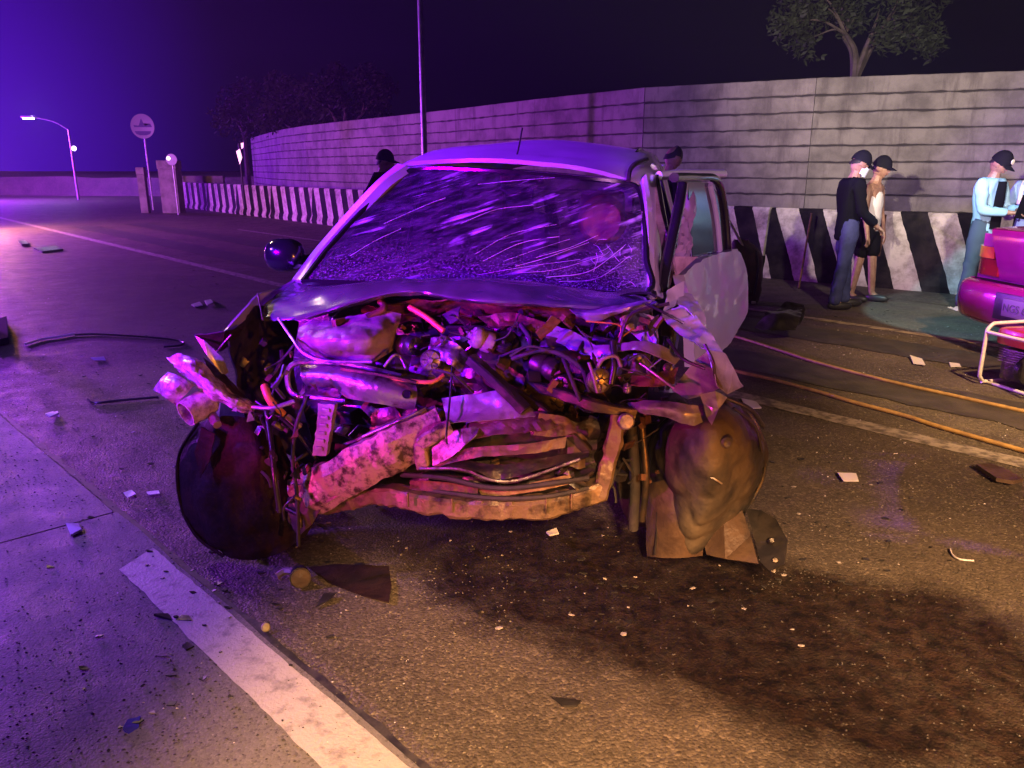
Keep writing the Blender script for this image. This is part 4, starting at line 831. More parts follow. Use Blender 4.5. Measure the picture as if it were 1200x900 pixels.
for pts, rr, m_, nm in (([(310, 452, .05), (313, 462, .03), (320, 474, .03), (332, 486, .05)], .016, P_orh, 'hose'), ([(336, 488, .05), (345, 495, .05), (352, 500, .06)], .013, P_pla, 'hose'),
    ([(312, 480, .02), (318, 520, -.06), (322, 560, -.12), (328, 600, -.12)], .010, P_blk, 'cable'), ([(360, 464, .06), (347, 500, .02), (343, 540, -.02), (348, 580, -.06), (350, 640, -.10)], .008, P_rub, 'cable'),
    ([(300, 470, .04), (330, 490, .02), (350, 510, .03), (372, 540, .04)], .007, P_blk, 'cable'), ([(289, 476, .03), (318, 478, .02), (345, 470, .05)], .009, P_scuf, 'torn_pipe'),
    ([(450, 430, .10), (462, 416, .12), (470, 420, .14), (476, 432, .12)], .006, P_raw, 'pipe'), ([(440, 440, .08), (500, 448, .08), (520, 440, .12)], .008, P_orh, 'pipe'),
    ([(530, 430, .10), (527, 470, .03), (523, 510, -.05), (524, 520, -.05)], .004, P_blk, 'cable'), ([(660, 420, .16), (668, 440, .1), (680, 470, .05)], .008, P_rub, 'hose'),
    ([(600, 420, .18), (640, 410, .16), (680, 430, .14), (690, 460, .1)], .010, P_rub, 'hose'), ([(718, 400, .18), (720, 425, .14), (716, 450, .12)], .012, P_blk, 'hose'),
    ([(750, 425, .15), (770, 440, .12), (790, 455, .1)], .006, P_raw, 'pipe'), ([(700, 430, .12), (708, 420, .1), (722, 418, .12), (728, 430, .12)], .007, P_pla, 'pipe'),
    ([(690, 425, .1), (695, 440, .08), (700, 460, .08)], .006, P_pla, 'torn_pipe'), ([(783, 398, .2), (800, 420, .12), (826, 432, .08)], .006, P_blk, 'cable'),
    ([(740, 500, .25), (744, 560, .22), (742, 620, .25)], .020, P_rub, 'hose'), ([(752, 500, .28), (757, 560, .25), (752, 610, .27)], .014, P_drk, 'pipe'),
    ([(850, 466, .16), (880, 480, .2), (895, 500, .3)], .008, P_blk, 'cable'), ([(420, 516, .03), (450, 500, .02), (500, 480, .05)], .009, P_tan, 'rail_edge'), ([(425, 512, .0), (470, 492, .0), (498, 478, .03)], .006, P_raw, 'rail_edge'),
    ([(336, 596, -.02), (350, 604, -.04), (352, 618, -.05)], .010, P_drk, 'rod'), ([(480, 360, .34), (500, 372, .3), (520, 388, .28)], .012, P_orh, 'pipe'), ([(445, 352, .32), (450, 362, .3), (430, 372, .26)], .014, P_rst, 'pipe'),
    ([(860, 478, .2), (885, 500, .3), (893, 530, .3)], .005, P_rub, 'cable'), ([(610, 380, .3), (622, 400, .26), (615, 420, .2)], .010, P_rub, 'hose')):
    tube(nm, CL(pts), rr, m_, car, 8)
# random small hardware filling the crushed bay
pool = [P_drk, P_blk, P_blk, P_rub, P_drk, P_raw, P_rst, P_drk, P_rst, P_drk, P_blk]
def in_bay(x, y):
    t = (x - 340) / 450; return 355 + 12 * t < y < 470 + (60 if 420 < x < 500 else 0) + 25 * t
r = random.Random(21); n = 0
while n < 105:
    x, y = r.uniform(285, 785), r.uniform(365, 560)
    if x < 340: ok = 395 < y < 500
    else: ok = in_bay(x, y) and not (345 < x < 490 and 370 < y < 475 and r.random() < .9)
    if not ok: continue
    n += 1; ly = r.uniform(.14, .5); p = C(x, y, ly); m_ = r.choice(pool); k = r.random(); s = r.uniform(.012, .05)
    if k < .3:
        d = V((r.gauss(0, 1), r.gauss(0, .5), r.gauss(0, .7))).normalized() * s * 2.4; q = V((r.gauss(0, 1), r.gauss(0, 1), r.gauss(0, 1))) * s * .7
        tube('pipe', [p - d, p + q, p + d], r.uniform(.004, .011), m_, car, 6, 9)
    elif k < .5:
        a = V((r.gauss(0, 1), r.gauss(0, .6), r.gauss(0, 1))).normalized() * s; b = a.orthogonal().normalized() * s * r.uniform(.4, 1)
        plate('torn_bracket', [p - a - b, p + a * r.uniform(.6, 1.3) - b * .8, p + a + b, p - a * r.uniform(.3, 1) + b * 1.1], .003, m_, car, None, .008, 14, n, 2)
    elif k < .72: box('bracket', p, (s * r.uniform(.8, 2), s * r.uniform(.5, 1), s * r.uniform(.4, 1.2)), m_, car, (r.uniform(-.8, .8), r.uniform(-.8, .8), r.uniform(-1.5, 1.5)), .003)
    elif k < .86: rr = s * r.uniform(.4, .8); lathe('bolt_flange', [(rr * .5, .014), (rr * .6, .006), (rr, .004), (rr, -.01)], p, (r.uniform(-1, 1), -1, r.uniform(-.5, 1)), m_, car, 10)
    else:
        a = V((r.uniform(-1, 1), r.uniform(-.3, .3), r.uniform(-.6, .3))).normalized() * .09; tube('wire', [p - a, p + V((r.gauss(0, .03), 0, r.gauss(0, .03))), p + a * .4 + V((0, -.02, -.04)), p + a], .0028, r.choice([P_blk, P_rub, P_orh, P_raw]), car, 5, 16)
mb1, mb2 = MB(), MB()
for k in range(300):
    x, y = r.uniform(300, 772), r.uniform(372, 570)
    if x < 345 and not 400 < y < 500: continue
    if 345 < x < 490 and 370 < y < 475 and r.random() < .8: continue
    p = C(x, y, r.uniform(.08, .4)); s = r.uniform(.006, .03)
    if k % 2:
        d = V((r.gauss(0, 1), r.gauss(0, .5), r.gauss(0, .7))).normalized() * s * 3; mb1.add(tube_geo([p - d, p + V((r.gauss(0, s), r.gauss(0, s), r.gauss(0, s))), p + d], r.uniform(.0015, .005), 5, 7))
    else:
        mb2.add(box_geo(p, (s * r.uniform(.6, 2.4), s * r.uniform(.2, .8), s * r.uniform(.3, 1.2)), (r.uniform(-1, 1), r.uniform(-1, 1), r.uniform(-1.5, 1.5))))
tag(mb1.build('wiring_tangle', P_rub, car), kind='stuff'); tag(mb2.build('crushed_bits', P_rst, car), kind='stuff')
# lower bay, dark hardware behind grille
for k in range(60):
    x, y = r.uniform(400, 740), r.uniform(478, 575); p = C(x, y, r.uniform(.1, .4)); s = r.uniform(.02, .07)
    box('bracket', p, (s * r.uniform(.8, 2.5), s, s * r.uniform(.4, 1.2)), r.choice([P_blk, P_drk, P_rst, P_rub]), car, (r.uniform(-.8, .8), r.uniform(-.8, .8), r.uniform(-1.5, 1.5)), .004)
loft('radiator', [CL([(440, 480, .16), (560, 478, .14), (700, 490, .16)]), CL([(440, 560, .14), (560, 572, .1), (700, 560, .14)])], P_drk, car, 30, 20, .04, .02, 7, 9)
loft('engine_block', [CL([(450, 400, .34), (560, 392, .30), (700, 400, .32)]), CL([(440, 440, .22), (560, 440, .2), (700, 445, .22)]), CL([(450, 500, .26), (560, 500, .26), (700, 510, .26)])], P_drk, car, 44, 30, .03, .035, 8, 19, 30)
box('engine_sump', V((cx, .55, .42)), (1.1, .45, .38), P_blk, car, None, .05)
# ---- broken left headlamp hanging out of the corner
hl = loft('broken_headlamp', [CL([(182, 457, .02), (190, 446, .0), (198, 437, .03)]), CL([(194, 464, -.05), (204, 452, -.07), (212, 444, -.02)]), CL([(206, 473, .0), (216, 462, -.04), (226, 452, .02)])], P_len, car, 16, 14, .012, .004, 9, 3, 40); hl['label'] = 'broken pale headlamp hanging from the left corner'
lathe('lamp_bowl', [(.035, -.03), (.052, -.01), (.056, .045), (.052, .10), (.046, .10), (.044, .03), (.02, .0)], C(243, 470, .03), C(216, 486, -.06) - C(243, 470, .03), P_len, hl, 24)
lathe('lamp_socket', [(.018, -.02), (.020, .02), (.016, .03), (.016, .05), (.0, .05)], C(250, 490, -.01), C(256, 500, -.05) - C(250, 490, -.01), P_pla, hl, 14)
loft('lamp_lens', [CL([(196, 420, .04), (210, 414, .0), (236, 424, .0), (262, 452, .02), (300, 476, .06)]), CL([(204, 430, -.03), (222, 432, -.06), (243, 450, -.06), (270, 468, -.03), (298, 480, .03)]), CL([(212, 440, .03), (226, 450, .0), (250, 468, .0), (275, 480, .02), (292, 485, .06)])], P_len, hl, 36, 12, .006, .010, 14, 7, 25)
loft('headlamp_tray', [CL([(238, 418, .10), (262, 438, .08), (290, 466, .10), (312, 480, .12)]), CL([(246, 440, .04), (262, 456, .02), (282, 474, .04), (304, 488, .08)])], P_drk, hl, 24, 8, .006, .010, 9, 4)
for k in range(14):
    x = r.uniform(200, 330); y = 430 + (x - 200) * .5 + r.uniform(-14, 14); p = C(x, y, r.uniform(-.02, .1)); s = r.uniform(.012, .03)
    plate('torn_bracket', [p + V((r.uniform(-1, 1), r.uniform(-.4, .4), r.uniform(-1, 1))) * s for _ in range(4)], .004, r.choice([P_pla, P_len, P_scuf, P_blk]), car)
loft('inner_arch', [CL([(267, 388, .10), (290, 368, .24), (308, 358, .36), (350, 378, .46)]), CL([(275, 440, .14), (305, 440, .25), (345, 440, .3)]), CL([(290, 500, .14), (320, 520, .16), (380, 560, .2)])], P_blk, car, 20, 20, .01, .015, 7, 3)
plate('torn_flap', CL([(338, 590, .0), (356, 584, -.02), (378, 594, -.02), (366, 614, -.03), (350, 628, -.03), (338, 612, -.01)]), .004, P_brn, car, None, .01, 9, 6, 2)
plate('torn_flap', CL([(236, 500, -.03), (252, 508, -.04), (246, 540, -.05), (234, 560, -.05), (228, 530, -.03)]), .004, P_lin, car, None, .01, 9, 8, 2)
for k in range(34):
    x, y = r.uniform(296, 372), r.uniform(430, 600); p = C(x, y, r.uniform(-.08, .06)); s = r.uniform(.010, .03)
    if k % 3 == 0: plate('torn_bracket', [p + V((r.uniform(-1, 1), r.uniform(-.5, .5), r.uniform(-1.4, 1.4))) * s for _ in range(4)], .004, r.choice([P_drk, P_blk, P_brn, P_rst]), car)
    elif k % 3 == 1: d = V((r.gauss(0, .5), r.gauss(0, .4), 1)).normalized() * s * 2.2; tube('cable', [p - d, p + V((r.gauss(0, .015), -.01, 0)), p + d], r.uniform(.003, .008), r.choice([P_blk, P_rub, P_drk]), car, 6, 10)
    else: box('bracket', p, (s * 1.2, s * .7, s * 1.6), r.choice([P_blk, P_drk, P_brn]), car, (r.uniform(-1, 1), r.uniform(-1, 1), r.uniform(-1, 1)), .003)
# ---- bits fallen under the front (things of their own)
t = empty('wiper_motor', G(352, 684), 0, 'small round motor lying below the left wheel liner', 'motor')
q = V((0, 0, .035)); lathe('housing', [(.0, -.05), (.03, -.05), (.036, -.03), (.036, .03), (.04, .035), (.04, .045), (.0, .047)], q, (.35, -1, .3), P_blk, t, 20); lathe('cap', [(.034, .046), (.034, .05), (.0, .052)], q, (.35, -1, .3), P_brn, t, 20)
tube('bracket', [q + V((-.03, .03, 0)), q + V((-.07, .05, -.01)), q + V((-.10, .03, -.02))], .014, P_pla, t, 6)
def gplate(name, pts, h, th, m_, label, cat, amp=.004, group=None, seed=3):
    """outline picked on the ground, given its own height and thickness"""
    P = [G(x, y) for x, y in pts]; c = sum(P, V()) / len(P); rr = random.Random(seed)
    loc = [p - c + V((0, 0, th + .004 + h * rr.random())) for p in P]
    o = plate(name, loc, th, m_, None, (0, 0, 1), amp, 12, seed, 2)
    o.location = c + V((0, 0, 0)); return tag(o, label, cat, group)
gplate('splash_guard_piece', [(362, 668), (400, 664), (456, 668), (459, 690), (456, 710), (430, 702), (404, 692), (384, 686)], .01, .005, P_lin, 'flat dark splash guard piece lying under the left front corner', 'car part')
# ================================================================== people
def skinned(name, J, B, m, parent, sub=2, root='pelvis', smooth=60):
    keys = list(J); ix = {k: i for i, k in enumerate(keys)}
    me = bpy.data.meshes.new(name + '_src'); me.from_pydata([J[k][0] for k in keys], [(ix[a], ix[b]) for a, b in B], [])
    o = bpy.data.objects.new(name + '_src', me); COL.objects.link(o)
    md = o.modifiers.new('s', 'SKIN'); md.use_smooth_shade = True
    sv = me.skin_vertices[0].data
    for k in keys:
        rr = J[k][1]; sv[ix[k]].radius = rr if isinstance(rr, tuple) else (rr, rr); sv[ix[k]].use_root = (k == root)
    sb = o.modifiers.new('u', 'SUBSURF'); sb.levels = sub; sb.render_levels = sub
    dg = bpy.context.evaluated_depsgraph_get(); dg.update()
    nm = bpy.data.meshes.new_from_object(o.evaluated_get(dg)); nm.name = name
    bpy.data.objects.remove(o); nm.materials.clear(); nm.shade_smooth()
    return put(name, nm, m, parent)
def head_geo(c, yawv=0, down=0, s=1.0):
    """one head surface: skull, brow, nose, lips, chin, ears; faces +y"""
    vs, fs = [], []; nr, ns = 22, 24
    for j in range(nr + 1):
        t = math.pi * j / nr
        for k in range(ns):
            a = 2 * math.pi * k / ns; x = math.sin(t) * math.sin(a); y = math.sin(t) * math.cos(a); z = math.cos(t)
            X, Y, Z = x * .076, y * .094, z * .112
            if z < 0: X *= 1 - .30 * (-z) ** 1.5; Y *= 1 - .12 * (-z)
            if y > 0:
                g = lambda zz, w, xx=.0, wx=.35: math.exp(-((z - zz) / w) ** 2 - ((x - xx) / wx) ** 2)
                Y += .022 * g(-.12, .14, 0, .12) + .006 * g(.20, .10, 0, .7) - .008 * (g(.06, .10, .34, .16) + g(.06, .10, -.34, .16)) + .007 * g(-.42, .07, 0, .25) + .010 * g(-.80, .16, 0, .3)
            if abs(x) > .9 and abs(z) < .28 and abs(y) < .3: X *= 1.14
            vs.append(V((X, Y, Z)) * s)
    for j in range(nr):
        for k in range(ns): b = (k + 1) % ns; fs.append((j * ns + k, (j + 1) * ns + k, (j + 1) * ns + b, j * ns + b))
    M = Matrix.Translation(V(c)) @ Matrix.Rotation(yawv, 4, 'Z') @ Matrix.Rotation(-down, 4, 'X')
    return [M @ v for v in vs], fs, M
M_skin = mat('skin', (.33, .18, .12), .55, 0, (.26, .13, .09), 20, .1, 80)
M_hair = mat('black_hair', (.012, .010, .010), .6, 0, None, bump=.5, bscale=120)
M_eye = mat('eye_dark', (.02, .015, .012), .2); M_lip = mat('lips', (.24, .10, .08), .5)
M_cap = mat('black_cap_cloth', (.007, .007, .012), .8, 0, None, bump=.2, bscale=200, spec=.1)
M_shoe = mat('dark_shoe', (.02, .018, .018), .5)
def person(label, base, face, top, topm, bottom, botm, arms, cap=True, down=.2, skin_legs=False, lean=.0, step=.06, badge=False, hyaw=0., scale=1.0, mask=False, open_front=None, vest=None):
    t = empty('person', base, face, label, 'person'); t.scale = (scale,) * 3
    L_ = lean
    J = {'pelvis': ((0, 0, .90), (.108, .082)), 'belly': ((0, L_ * .3, 1.04), (.105, .082)), 'chest': ((0, L_ * .7, 1.24), (.138, .095)), 'neckb': ((0, L_, 1.385), (.075, .07)), 'neck': ((0, L_ + .02, 1.44), (.052, .052)), 'skull': ((0, L_ + .045, 1.52), (.06, .065)),
         'hipL': ((-.09, 0, .84), (.068, .072)), 'kneeL': ((-.10, step * .6, .47), (.055, .058)), 'ankL': ((-.11, step, .085), (.038, .042)), 'toeL': ((-.12, step + .15, .03), (.035, .025)),
         'hipR': ((.09, 0, .84), (.068, .072)), 'kneeR': ((.10, -step * .4, .47), (.055, .058)), 'ankR': ((.11, -step, .085), (.038, .042)), 'toeR': ((.13, -step + .15, .03), (.035, .025))}
    B = [('pelvis', 'belly'), ('belly', 'chest'), ('chest', 'neckb'), ('neckb', 'neck'), ('neck', 'skull')]
    for s in 'LR': B += [('pelvis', 'hip' + s), ('hip' + s, 'knee' + s), ('knee' + s, 'ank' + s), ('ank' + s, 'toe' + s)]
    for s, sg in (('L', -1), ('R', 1)):
        sh = V((sg * .175, L_ * .9, 1.345)); el, wr = V(arms[s][0]), V(arms[s][1])
        J['sh' + s] = (sh, (.062, .062)); J['el' + s] = (el, (.043, .043)); J['wr' + s] = (wr, (.027, .030))
        hd = (wr - el).normalized(); J['palm' + s] = (wr + hd * .075, (.036, .018)); B += [('chest', 'sh' + s), ('sh' + s, 'el' + s), ('el' + s, 'wr' + s), ('wr' + s, 'palm' + s)]
        side = hd.cross(V((0, 0, 1)));  side = side.normalized() if side.length > .2 else V((0, 1, 0)); cu = hd.cross(side).normalized(); cu = cu if cu.z < 0 else -cu
        for f in range(4):
            o_ = side * ((f - 1.5) * .019); l = (.036, .041, .038, .030)[f]
            a, b, c3 = 'fa%d' % f + s, 'fb%d' % f + s, 'fc%d' % f + s
            J[a] = (wr + hd * .085 + o_, .0095); J[b] = (wr + hd * (.085 + l) + o_ * 1.1 + cu * .010, .0085); J[c3] = (wr + hd * (.085 + l * 1.7) + o_ * 1.1 + cu * .034, .0075)
            B += [('palm' + s, a), (a, b), (b, c3)]
        J['ta' + s] = (wr + hd * .035 - side * .036 + cu * .008, .011); J['tb' + s] = (wr + hd * .075 - side * .052 + cu * .024, .009); B += [('wr' + s, 'ta' + s), ('ta' + s, 'tb' + s)]
    body = skinned('body', J, B, M_skin, t, 1)
    hv, hf, HM = head_geo((0, L_ + .055, 1.545), hyaw, down)
    bm = bmesh.new(); bm.from_mesh(body.data); vv = [bm.verts.new(v) for v in hv]
    for f in hf: 
        try: bm.faces.new([vv[i] for i in f])
        except ValueError: pass
    bmesh.ops.remove_doubles(bm, verts=vv, dist=1e-5); bm.to_mesh(body.data); bm.free(); body.data.shade_smooth()
    # one continuous surface
    rm = body.modifiers.new('r', 'REMESH'); rm.mode = 'VOXEL'; rm.voxel_size = .007; rm.use_smooth_shade = True
    dg = bpy.context.evaluated_depsgraph_get(); dg.update(); nm = bpy.data.meshes.new_from_object(body.evaluated_get(dg)); body.modifiers.clear(); nm.materials.clear(); nm.materials.append(M_skin); body.data = nm; nm.name = 'body'
    for sg in (-1, 1):
        p = HM @ V((sg * .028, .082, .008)); e = ell('eye', p, .011, .008, .006, M_eye, t, 10)
    tube('mouth', [HM @ V((-.022, .084, -.047)), HM @ V((0, .093, -.046)), HM @ V((.022, .084, -.047))], .0045, M_lip, t, 6)
    # hair and cap
    def dome(name, r, z0, m, dy=-.004):
        vs, fs = [], []; ns = 24; nr = 9
        for j in range(nr + 1):
            a = (math.pi / 2) * j / nr
            for k in range(ns):
                b = 2 * math.pi * k / ns; back = max(0, -math.cos(b)); zz = (math.cos(a)) * .118 * r - (.0)
                low = z0 - .055 * back if name == 'hair' else z0
                vs.append(HM @ V((math.sin(a) * math.sin(b) * .079 * r, dy + math.sin(a) * math.cos(b) * .097 * r, low + (1 - j / nr) ** .0 * zz)))
        for j in range(nr):
            for k in range(ns): fs.append((j * ns + k, (j + 1) * ns + k, (j + 1) * ns + (k + 1) % ns, j * ns + (k + 1) % ns))
        return mk(name, vs, fs, m, t, 60)
    dome('hair', 1.03, .012, M_hair, -.006)
    if cap:
        c = dome('cap', 1.12, .020, M_cap, -.002)
        loft('cap_brim', [[HM @ V((-.072, .055, .026)), HM @ V((0, .095, .045)), HM @ V((.072, .055, .026))], [HM @ V((-.062, .115, .012)), HM @ V((0, .175, .022)), HM @ V((.062, .115, .012))]], M_cap, c, 12, 6, .006)
        if badge: lathe('badge', [(.026, -.004), (.026, .004), (0, .006)], HM @ V((0, .098, .085)), (HM.to_3x3() @ V((0, 1, .35))), mat('cap_badge', (.85, .8, .6), .5), c, 16)
    if mask: 
        loft('face_mask', [[HM @ V((x, y, z)) for x, y in ((-.066, .02), (-.045, .083), (0, .118), (.045, .083), (.066, .02))] for z in (-.01, -.05, -.095)], mat('pale_face_mask', (.75, .78, .9), .5), t, 12, 6, .004)
    # garments: thicker shells over the same bones
    def sub(keys, d, over={}):
        return {k: (J[k][0], tuple(q + d for q in (J[k][1] if isinstance(J[k][1], tuple) else (J[k][1],) * 2))) if k not in over else over[k] for k in keys}
    jt = sub(['belly', 'chest', 'neckb'], .036); jt['hem'] = ((0, -.005, .72 if top != 'tank' else .80), (.165 if top != 'tank' else .150, .135)); jt['hem1'] = ((0, -.005, .84 if top != 'tank' else .90), (.160 if top != 'tank' else .145, .13)); jt['shL'] = (J['shL'][0], (.075, .075)); jt['shR'] = (J['shR'][0], (.075, .075))
    bt = [('hem', 'hem1'), ('hem1', 'belly'), ('belly', 'chest'), ('chest', 'neckb')]
    if top != 'tank':
        bt += [('chest', 'shL'), ('chest', 'shR')]
        for s in 'LR':
            jt['el' + s] = (J['el' + s][0], (.062, .062)); bt.append(('sh' + s, 'el' + s))
            if top == 'long': w = J['wr' + s][0]; jt['cf' + s] = (w, (.046, .046)); bt.append(('el' + s, 'cf' + s))
    else:
        del jt['shL'], jt['shR']; jt['chest'] = (J['chest'][0], (.155, .122)); jt['neckb'] = ((0, L_ * .85, 1.33), (.10, .09))
    g_ = skinned('shirt' if top != 'tank' else 'tank_top', jt, bt, topm, t, 2, 'hem')
    tx = bpy.data.textures.get('folds') or bpy.data.textures.new('folds', 'CLOUDS'); tx.noise_scale = .07
    dm = g_.modifiers.new('folds', 'DISPLACE'); dm.texture = tx; dm.strength = .04; dm.mid_level = .5
    if open_front is not None:   # dark shirt showing between the open fronts
        loft('undershirt', [[V((x, L_ * f + y, z)) for x, y in ((-w, .110), (0, .158), (w, .110))] for z, w, f in ((1.37, .065, 1), (1.22, .085, .75), (1.05, .095, .4), (.88, .10, 0))], open_front, t, 10, 16, .006)
    jb = {'waist': ((0, 0, 1.06), (.125, .10)), 'hip0': ((0, 0, .88), (.145, .12))}; bb_ = [('waist', 'hip0')]
    for s in 'LR':
        jb['h' + s] = (J['hip' + s][0], (.105, .108)); jb['k' + s] = (V(J['knee' + s][0]) + (V((0, 0, .04)) if bottom == 'shorts' else V((0, 0, 0))), (.083, .085) if bottom == 'shorts' else (.074, .076)); bb_ += [('hip0', 'h' + s), ('h' + s, 'k' + s)]
        if bottom != 'shorts': jb['a' + s] = (V(J['ank' + s][0]) + V((0, 0, -.05)), (.068, .07)); bb_.append(('k' + s, 'a' + s))
        sh = J['ank' + s][0]; ell('shoe', V((sh[0], sh[1] + .07, .045)), .048, .135, .045, M_shoe, t, 14)
    g2 = skinned('shorts' if bottom == 'shorts' else 'trousers', jb, bb_, botm, t, 2, 'waist')
    dm = g2.modifiers.new('folds', 'DISPLACE'); dm.texture = tx; dm.strength = .04; dm.mid_level = .5
    if vest:
        for z in (1.02, 1.16): loft('reflective_band', [[V((x, L_ * .5 + y, z + dz)) for x, y in ((-.17, .0), (-.12, .115), (0, .145), (.12, .115), (.17, .0))] for dz in (-.022, .022)], vest, t, 14, 4, .004)
        for sg in (-1, 1): loft('reflective_band', [[V((sg * .10 + dx, L_ * .9 + y, z)) for z, y in ((1.18, .135), (1.30, .125), (1.40, .07), (1.43, .0))] for dx in (-.02, .02)], vest, t, 12, 3, .004)
    return t
M_jk = mat('black_jacket_cloth', (.006, .006, .009), .9, 0, None, bump=.3, bscale=50, spec=.05)
M_jean = mat('blue_denim', (.045, .052, .16), .8, 0, (.025, .03, .09), 8, .3, 90)
M_tank = mat('white_ribbed_cotton', (.66, .60, .60), .85, 0, None, bump=.3, bscale=90)
M_shrt = mat('black_shorts_cloth', (.006, .006, .008), .9, spec=.05)
M_lbl = mat('light_blue_shirt_cloth', (.30, .50, .66), .8, 0, (.24, .43, .60), 7, .3, 60)
M_neon = mat('neon_band', (.65, .9, .25), .5); M_pch = mat('pale_reflective_band', (.8, .75, .7), .3)
dn = lambda s, x=.24, y=.02: {'L': ((-x, y, 1.06), (-x - .01, y + .06, .82)), 'R': ((x, y, 1.06), (x + .01, y + .06, .82))}[s]
base = lambda px, py: G(px, py)
person('man in black jacket, blue jeans and pale face mask beside the barrier', base(982, 361), R(-92), 'long', M_jk, 'long', M_jean, {'L': dn('L'), 'R': ((.25, .04, 1.06), (.20, .22, .92))}, True, .42, mask=True, step=.10, scale=1.03)
person('man in white tank top and black shorts by the barrier', base(1008, 353), R(-135), 'tank', M_tank, 'shorts', M_shrt, {'L': dn('L'), 'R': dn('R')}, True, .25, step=.08, scale=1.0)
pc = person('man in open light blue shirt and badged cap reading papers behind the magenta car', base(1138, 361), R(-150), 'long', M_lbl, 'long', mat('grey_blue_trousers', (.05, .075, .11), .85, spec=.2), {'L': ((-.25, .06, 1.07), (-.10, .27, 1.08)), 'R': ((.25, .08, 1.07), (.12, .29, 1.06))}, True, .55, badge=True, open_front=M_jk, scale=1.03)
person('man in light blue shirt with pale reflective bands at the right edge', base(1190, 350), R(130), 'long', M_lbl, 'long', M_jean, {'L': ((-.25, .06, 1.07), (-.10, .27, 1.12)), 'R': ((.25, .08, 1.07), (.12, .27, 1.10))}, True, .35, vest=M_pch, scale=1.0)
pe = AT(446, 200, 9.6); person('man in dark cap and neon banded vest behind the wreck, left of its roof', (pe.x, pe.y, 0), R(-90), 'long', M_jk, 'long', M_jean, {'L': dn('L'), 'R': dn('R')}, True, .15, vest=M_neon, scale=1.045)
pf = AT(783, 200, 8.8); person('bareheaded man with black hair seen over the right edge of the wreck roof', (pf.x, pf.y, 0), R(-70), 'long', M_jk, 'long', M_jean, {'L': dn('L'), 'R': dn('R')}, False, .30, scale=1.07)
# papers / folder held by the reading man
q = base(1138, 361); a = R(-150); fw = V((-math.sin(a), math.cos(a), 0)); rt = V((math.cos(a), math.sin(a), 0)); c = q + fw * .40 + V((0, 0, 1.14))
fo = empty('open_folder', c, a, 'tan and dark open folder held by the man in light blue shirt', 'folder')
M_tn = mat('tan_card', (.42, .34, .20), .7)
plate('cover', [V((-.16, -.02, -.10)), V((0, .03, -.12)), V((0, .08, .13)), V((-.16, .03, .14))], .006, M_tn, fo); plate('cover', [V((.0, .03, -.12)), V((.16, -.02, -.10)), V((.16, .03, .14)), V((0, .08, .13))], .006, M_jk, fo); plate('paper', [V((-.14, -.03, -.08)), V((-.01, .015, -.09)), V((-.01, .06, .10)), V((-.14, .02, .10))], .003, mat('paper', (.7, .7, .68), .8), fo)

# ================================================================== magenta saloon, tail towards the wreck
P_red = mat('magenta_red_car_paint', (.36, .008, .17), .22, .25, (.30, .008, .14), 3, coat=1.0)
P_tl = mat('tail_lamp_red', (.22, .008, .01), .12, 0, coat=.6, bump=.5, bscale=160); P_ta = mat('tail_lamp_amber', (.75, .22, .03), .12, 0, coat=.6, bump=.5, bscale=160)
rc = empty('parked_saloon', (4.25, 6.05, 0), R(-80.2), 'magenta red saloon car showing its tail lamp and bumper at the right edge', 'car')
def prof(w, zb, zt, bul=1.0): return [V((-w * .93, 0, zb)), V((-w * 1.0, 0, zb + (zt - zb) * .25)), V((-w * 1.01, 0, zb + (zt - zb) * .55)), V((-w * .96, 0, zb + (zt - zb) * .84)), V((-w * .84, 0, zt - .02)), V((-w * .4, 0, zt)), V((0, 0, zt + .012)), V((w * .4, 0, zt)), V((w * .84, 0, zt - .02)), V((w * .96, 0, zb + (zt - zb) * .84)), V((w * 1.01, 0, zb + (zt - zb) * .55)), V((w, 0, zb + (zt - zb) * .25)), V((w * .93, 0, zb))]
def st(y, w, zb, zt): return [p + V((0, y, 0)) for p in prof(w, zb, zt)]
loft('body', [st(.03, .79, .34, .99), st(.10, .83, .30, 1.02), st(.5, .85, .26, 1.03), st(1.2, .86, .24, 1.0), st(2.2, .86, .22, .95), st(3.1, .86, .24, .93), st(3.9, .82, .26, .80), st(4.25, .70, .30, .62)], P_red, rc, 44, 40, .01, 0, 5, 1, 40)
loft('rear_panel', [[V((x * (1 if abs(x) < .7 else .99), .045 - .05 * (1 - x * x), z)) for x in (-.79, -.4, 0, .4, .79)] for z in (.36, .60, .80, .96, 1.005)], P_red, rc, 24, 16, .01, 0)
loft('boot_lid', [[V((x, .0 - .02 * (1 - x * x), .64)) for x in (-.50, 0, .50)], [V((x, -.035 - .03 * (1 - x * x), .80)) for x in (-.52, 0, .52)], [V((x, -.05 - .03 * (1 - x * x), 1.02)) for x in (-.60, 0, .60)], [V((x, .02, 1.06)) for x in (-.64, 0, .64)], [V((x, .45, 1.065)) for x in (-.68, 0, .68)], [V((x, .82, 1.04)) for x in (-.66, 0, .66)]], P_red, rc, 26, 34, .012, 0)
bp2 = loft('rear_bumper', [[V((-.84, .34, z)), V((-.87, .10, z)), V((-.80, -.10 - b, z)), V((-.4, -.16 - b, z)), V((0, -.17 - b, z)), V((.4, -.16 - b, z)), V((.80, -.10 - b, z)), V((.87, .10, z)), V((.84, .34, z))] for z, b in ((.26, -.06), (.31, .0), (.42, .035), (.54, .03), (.595, .0), (.615, -.07))], P_red, rc, 54, 24, .01, 0, 5, 1, 40)
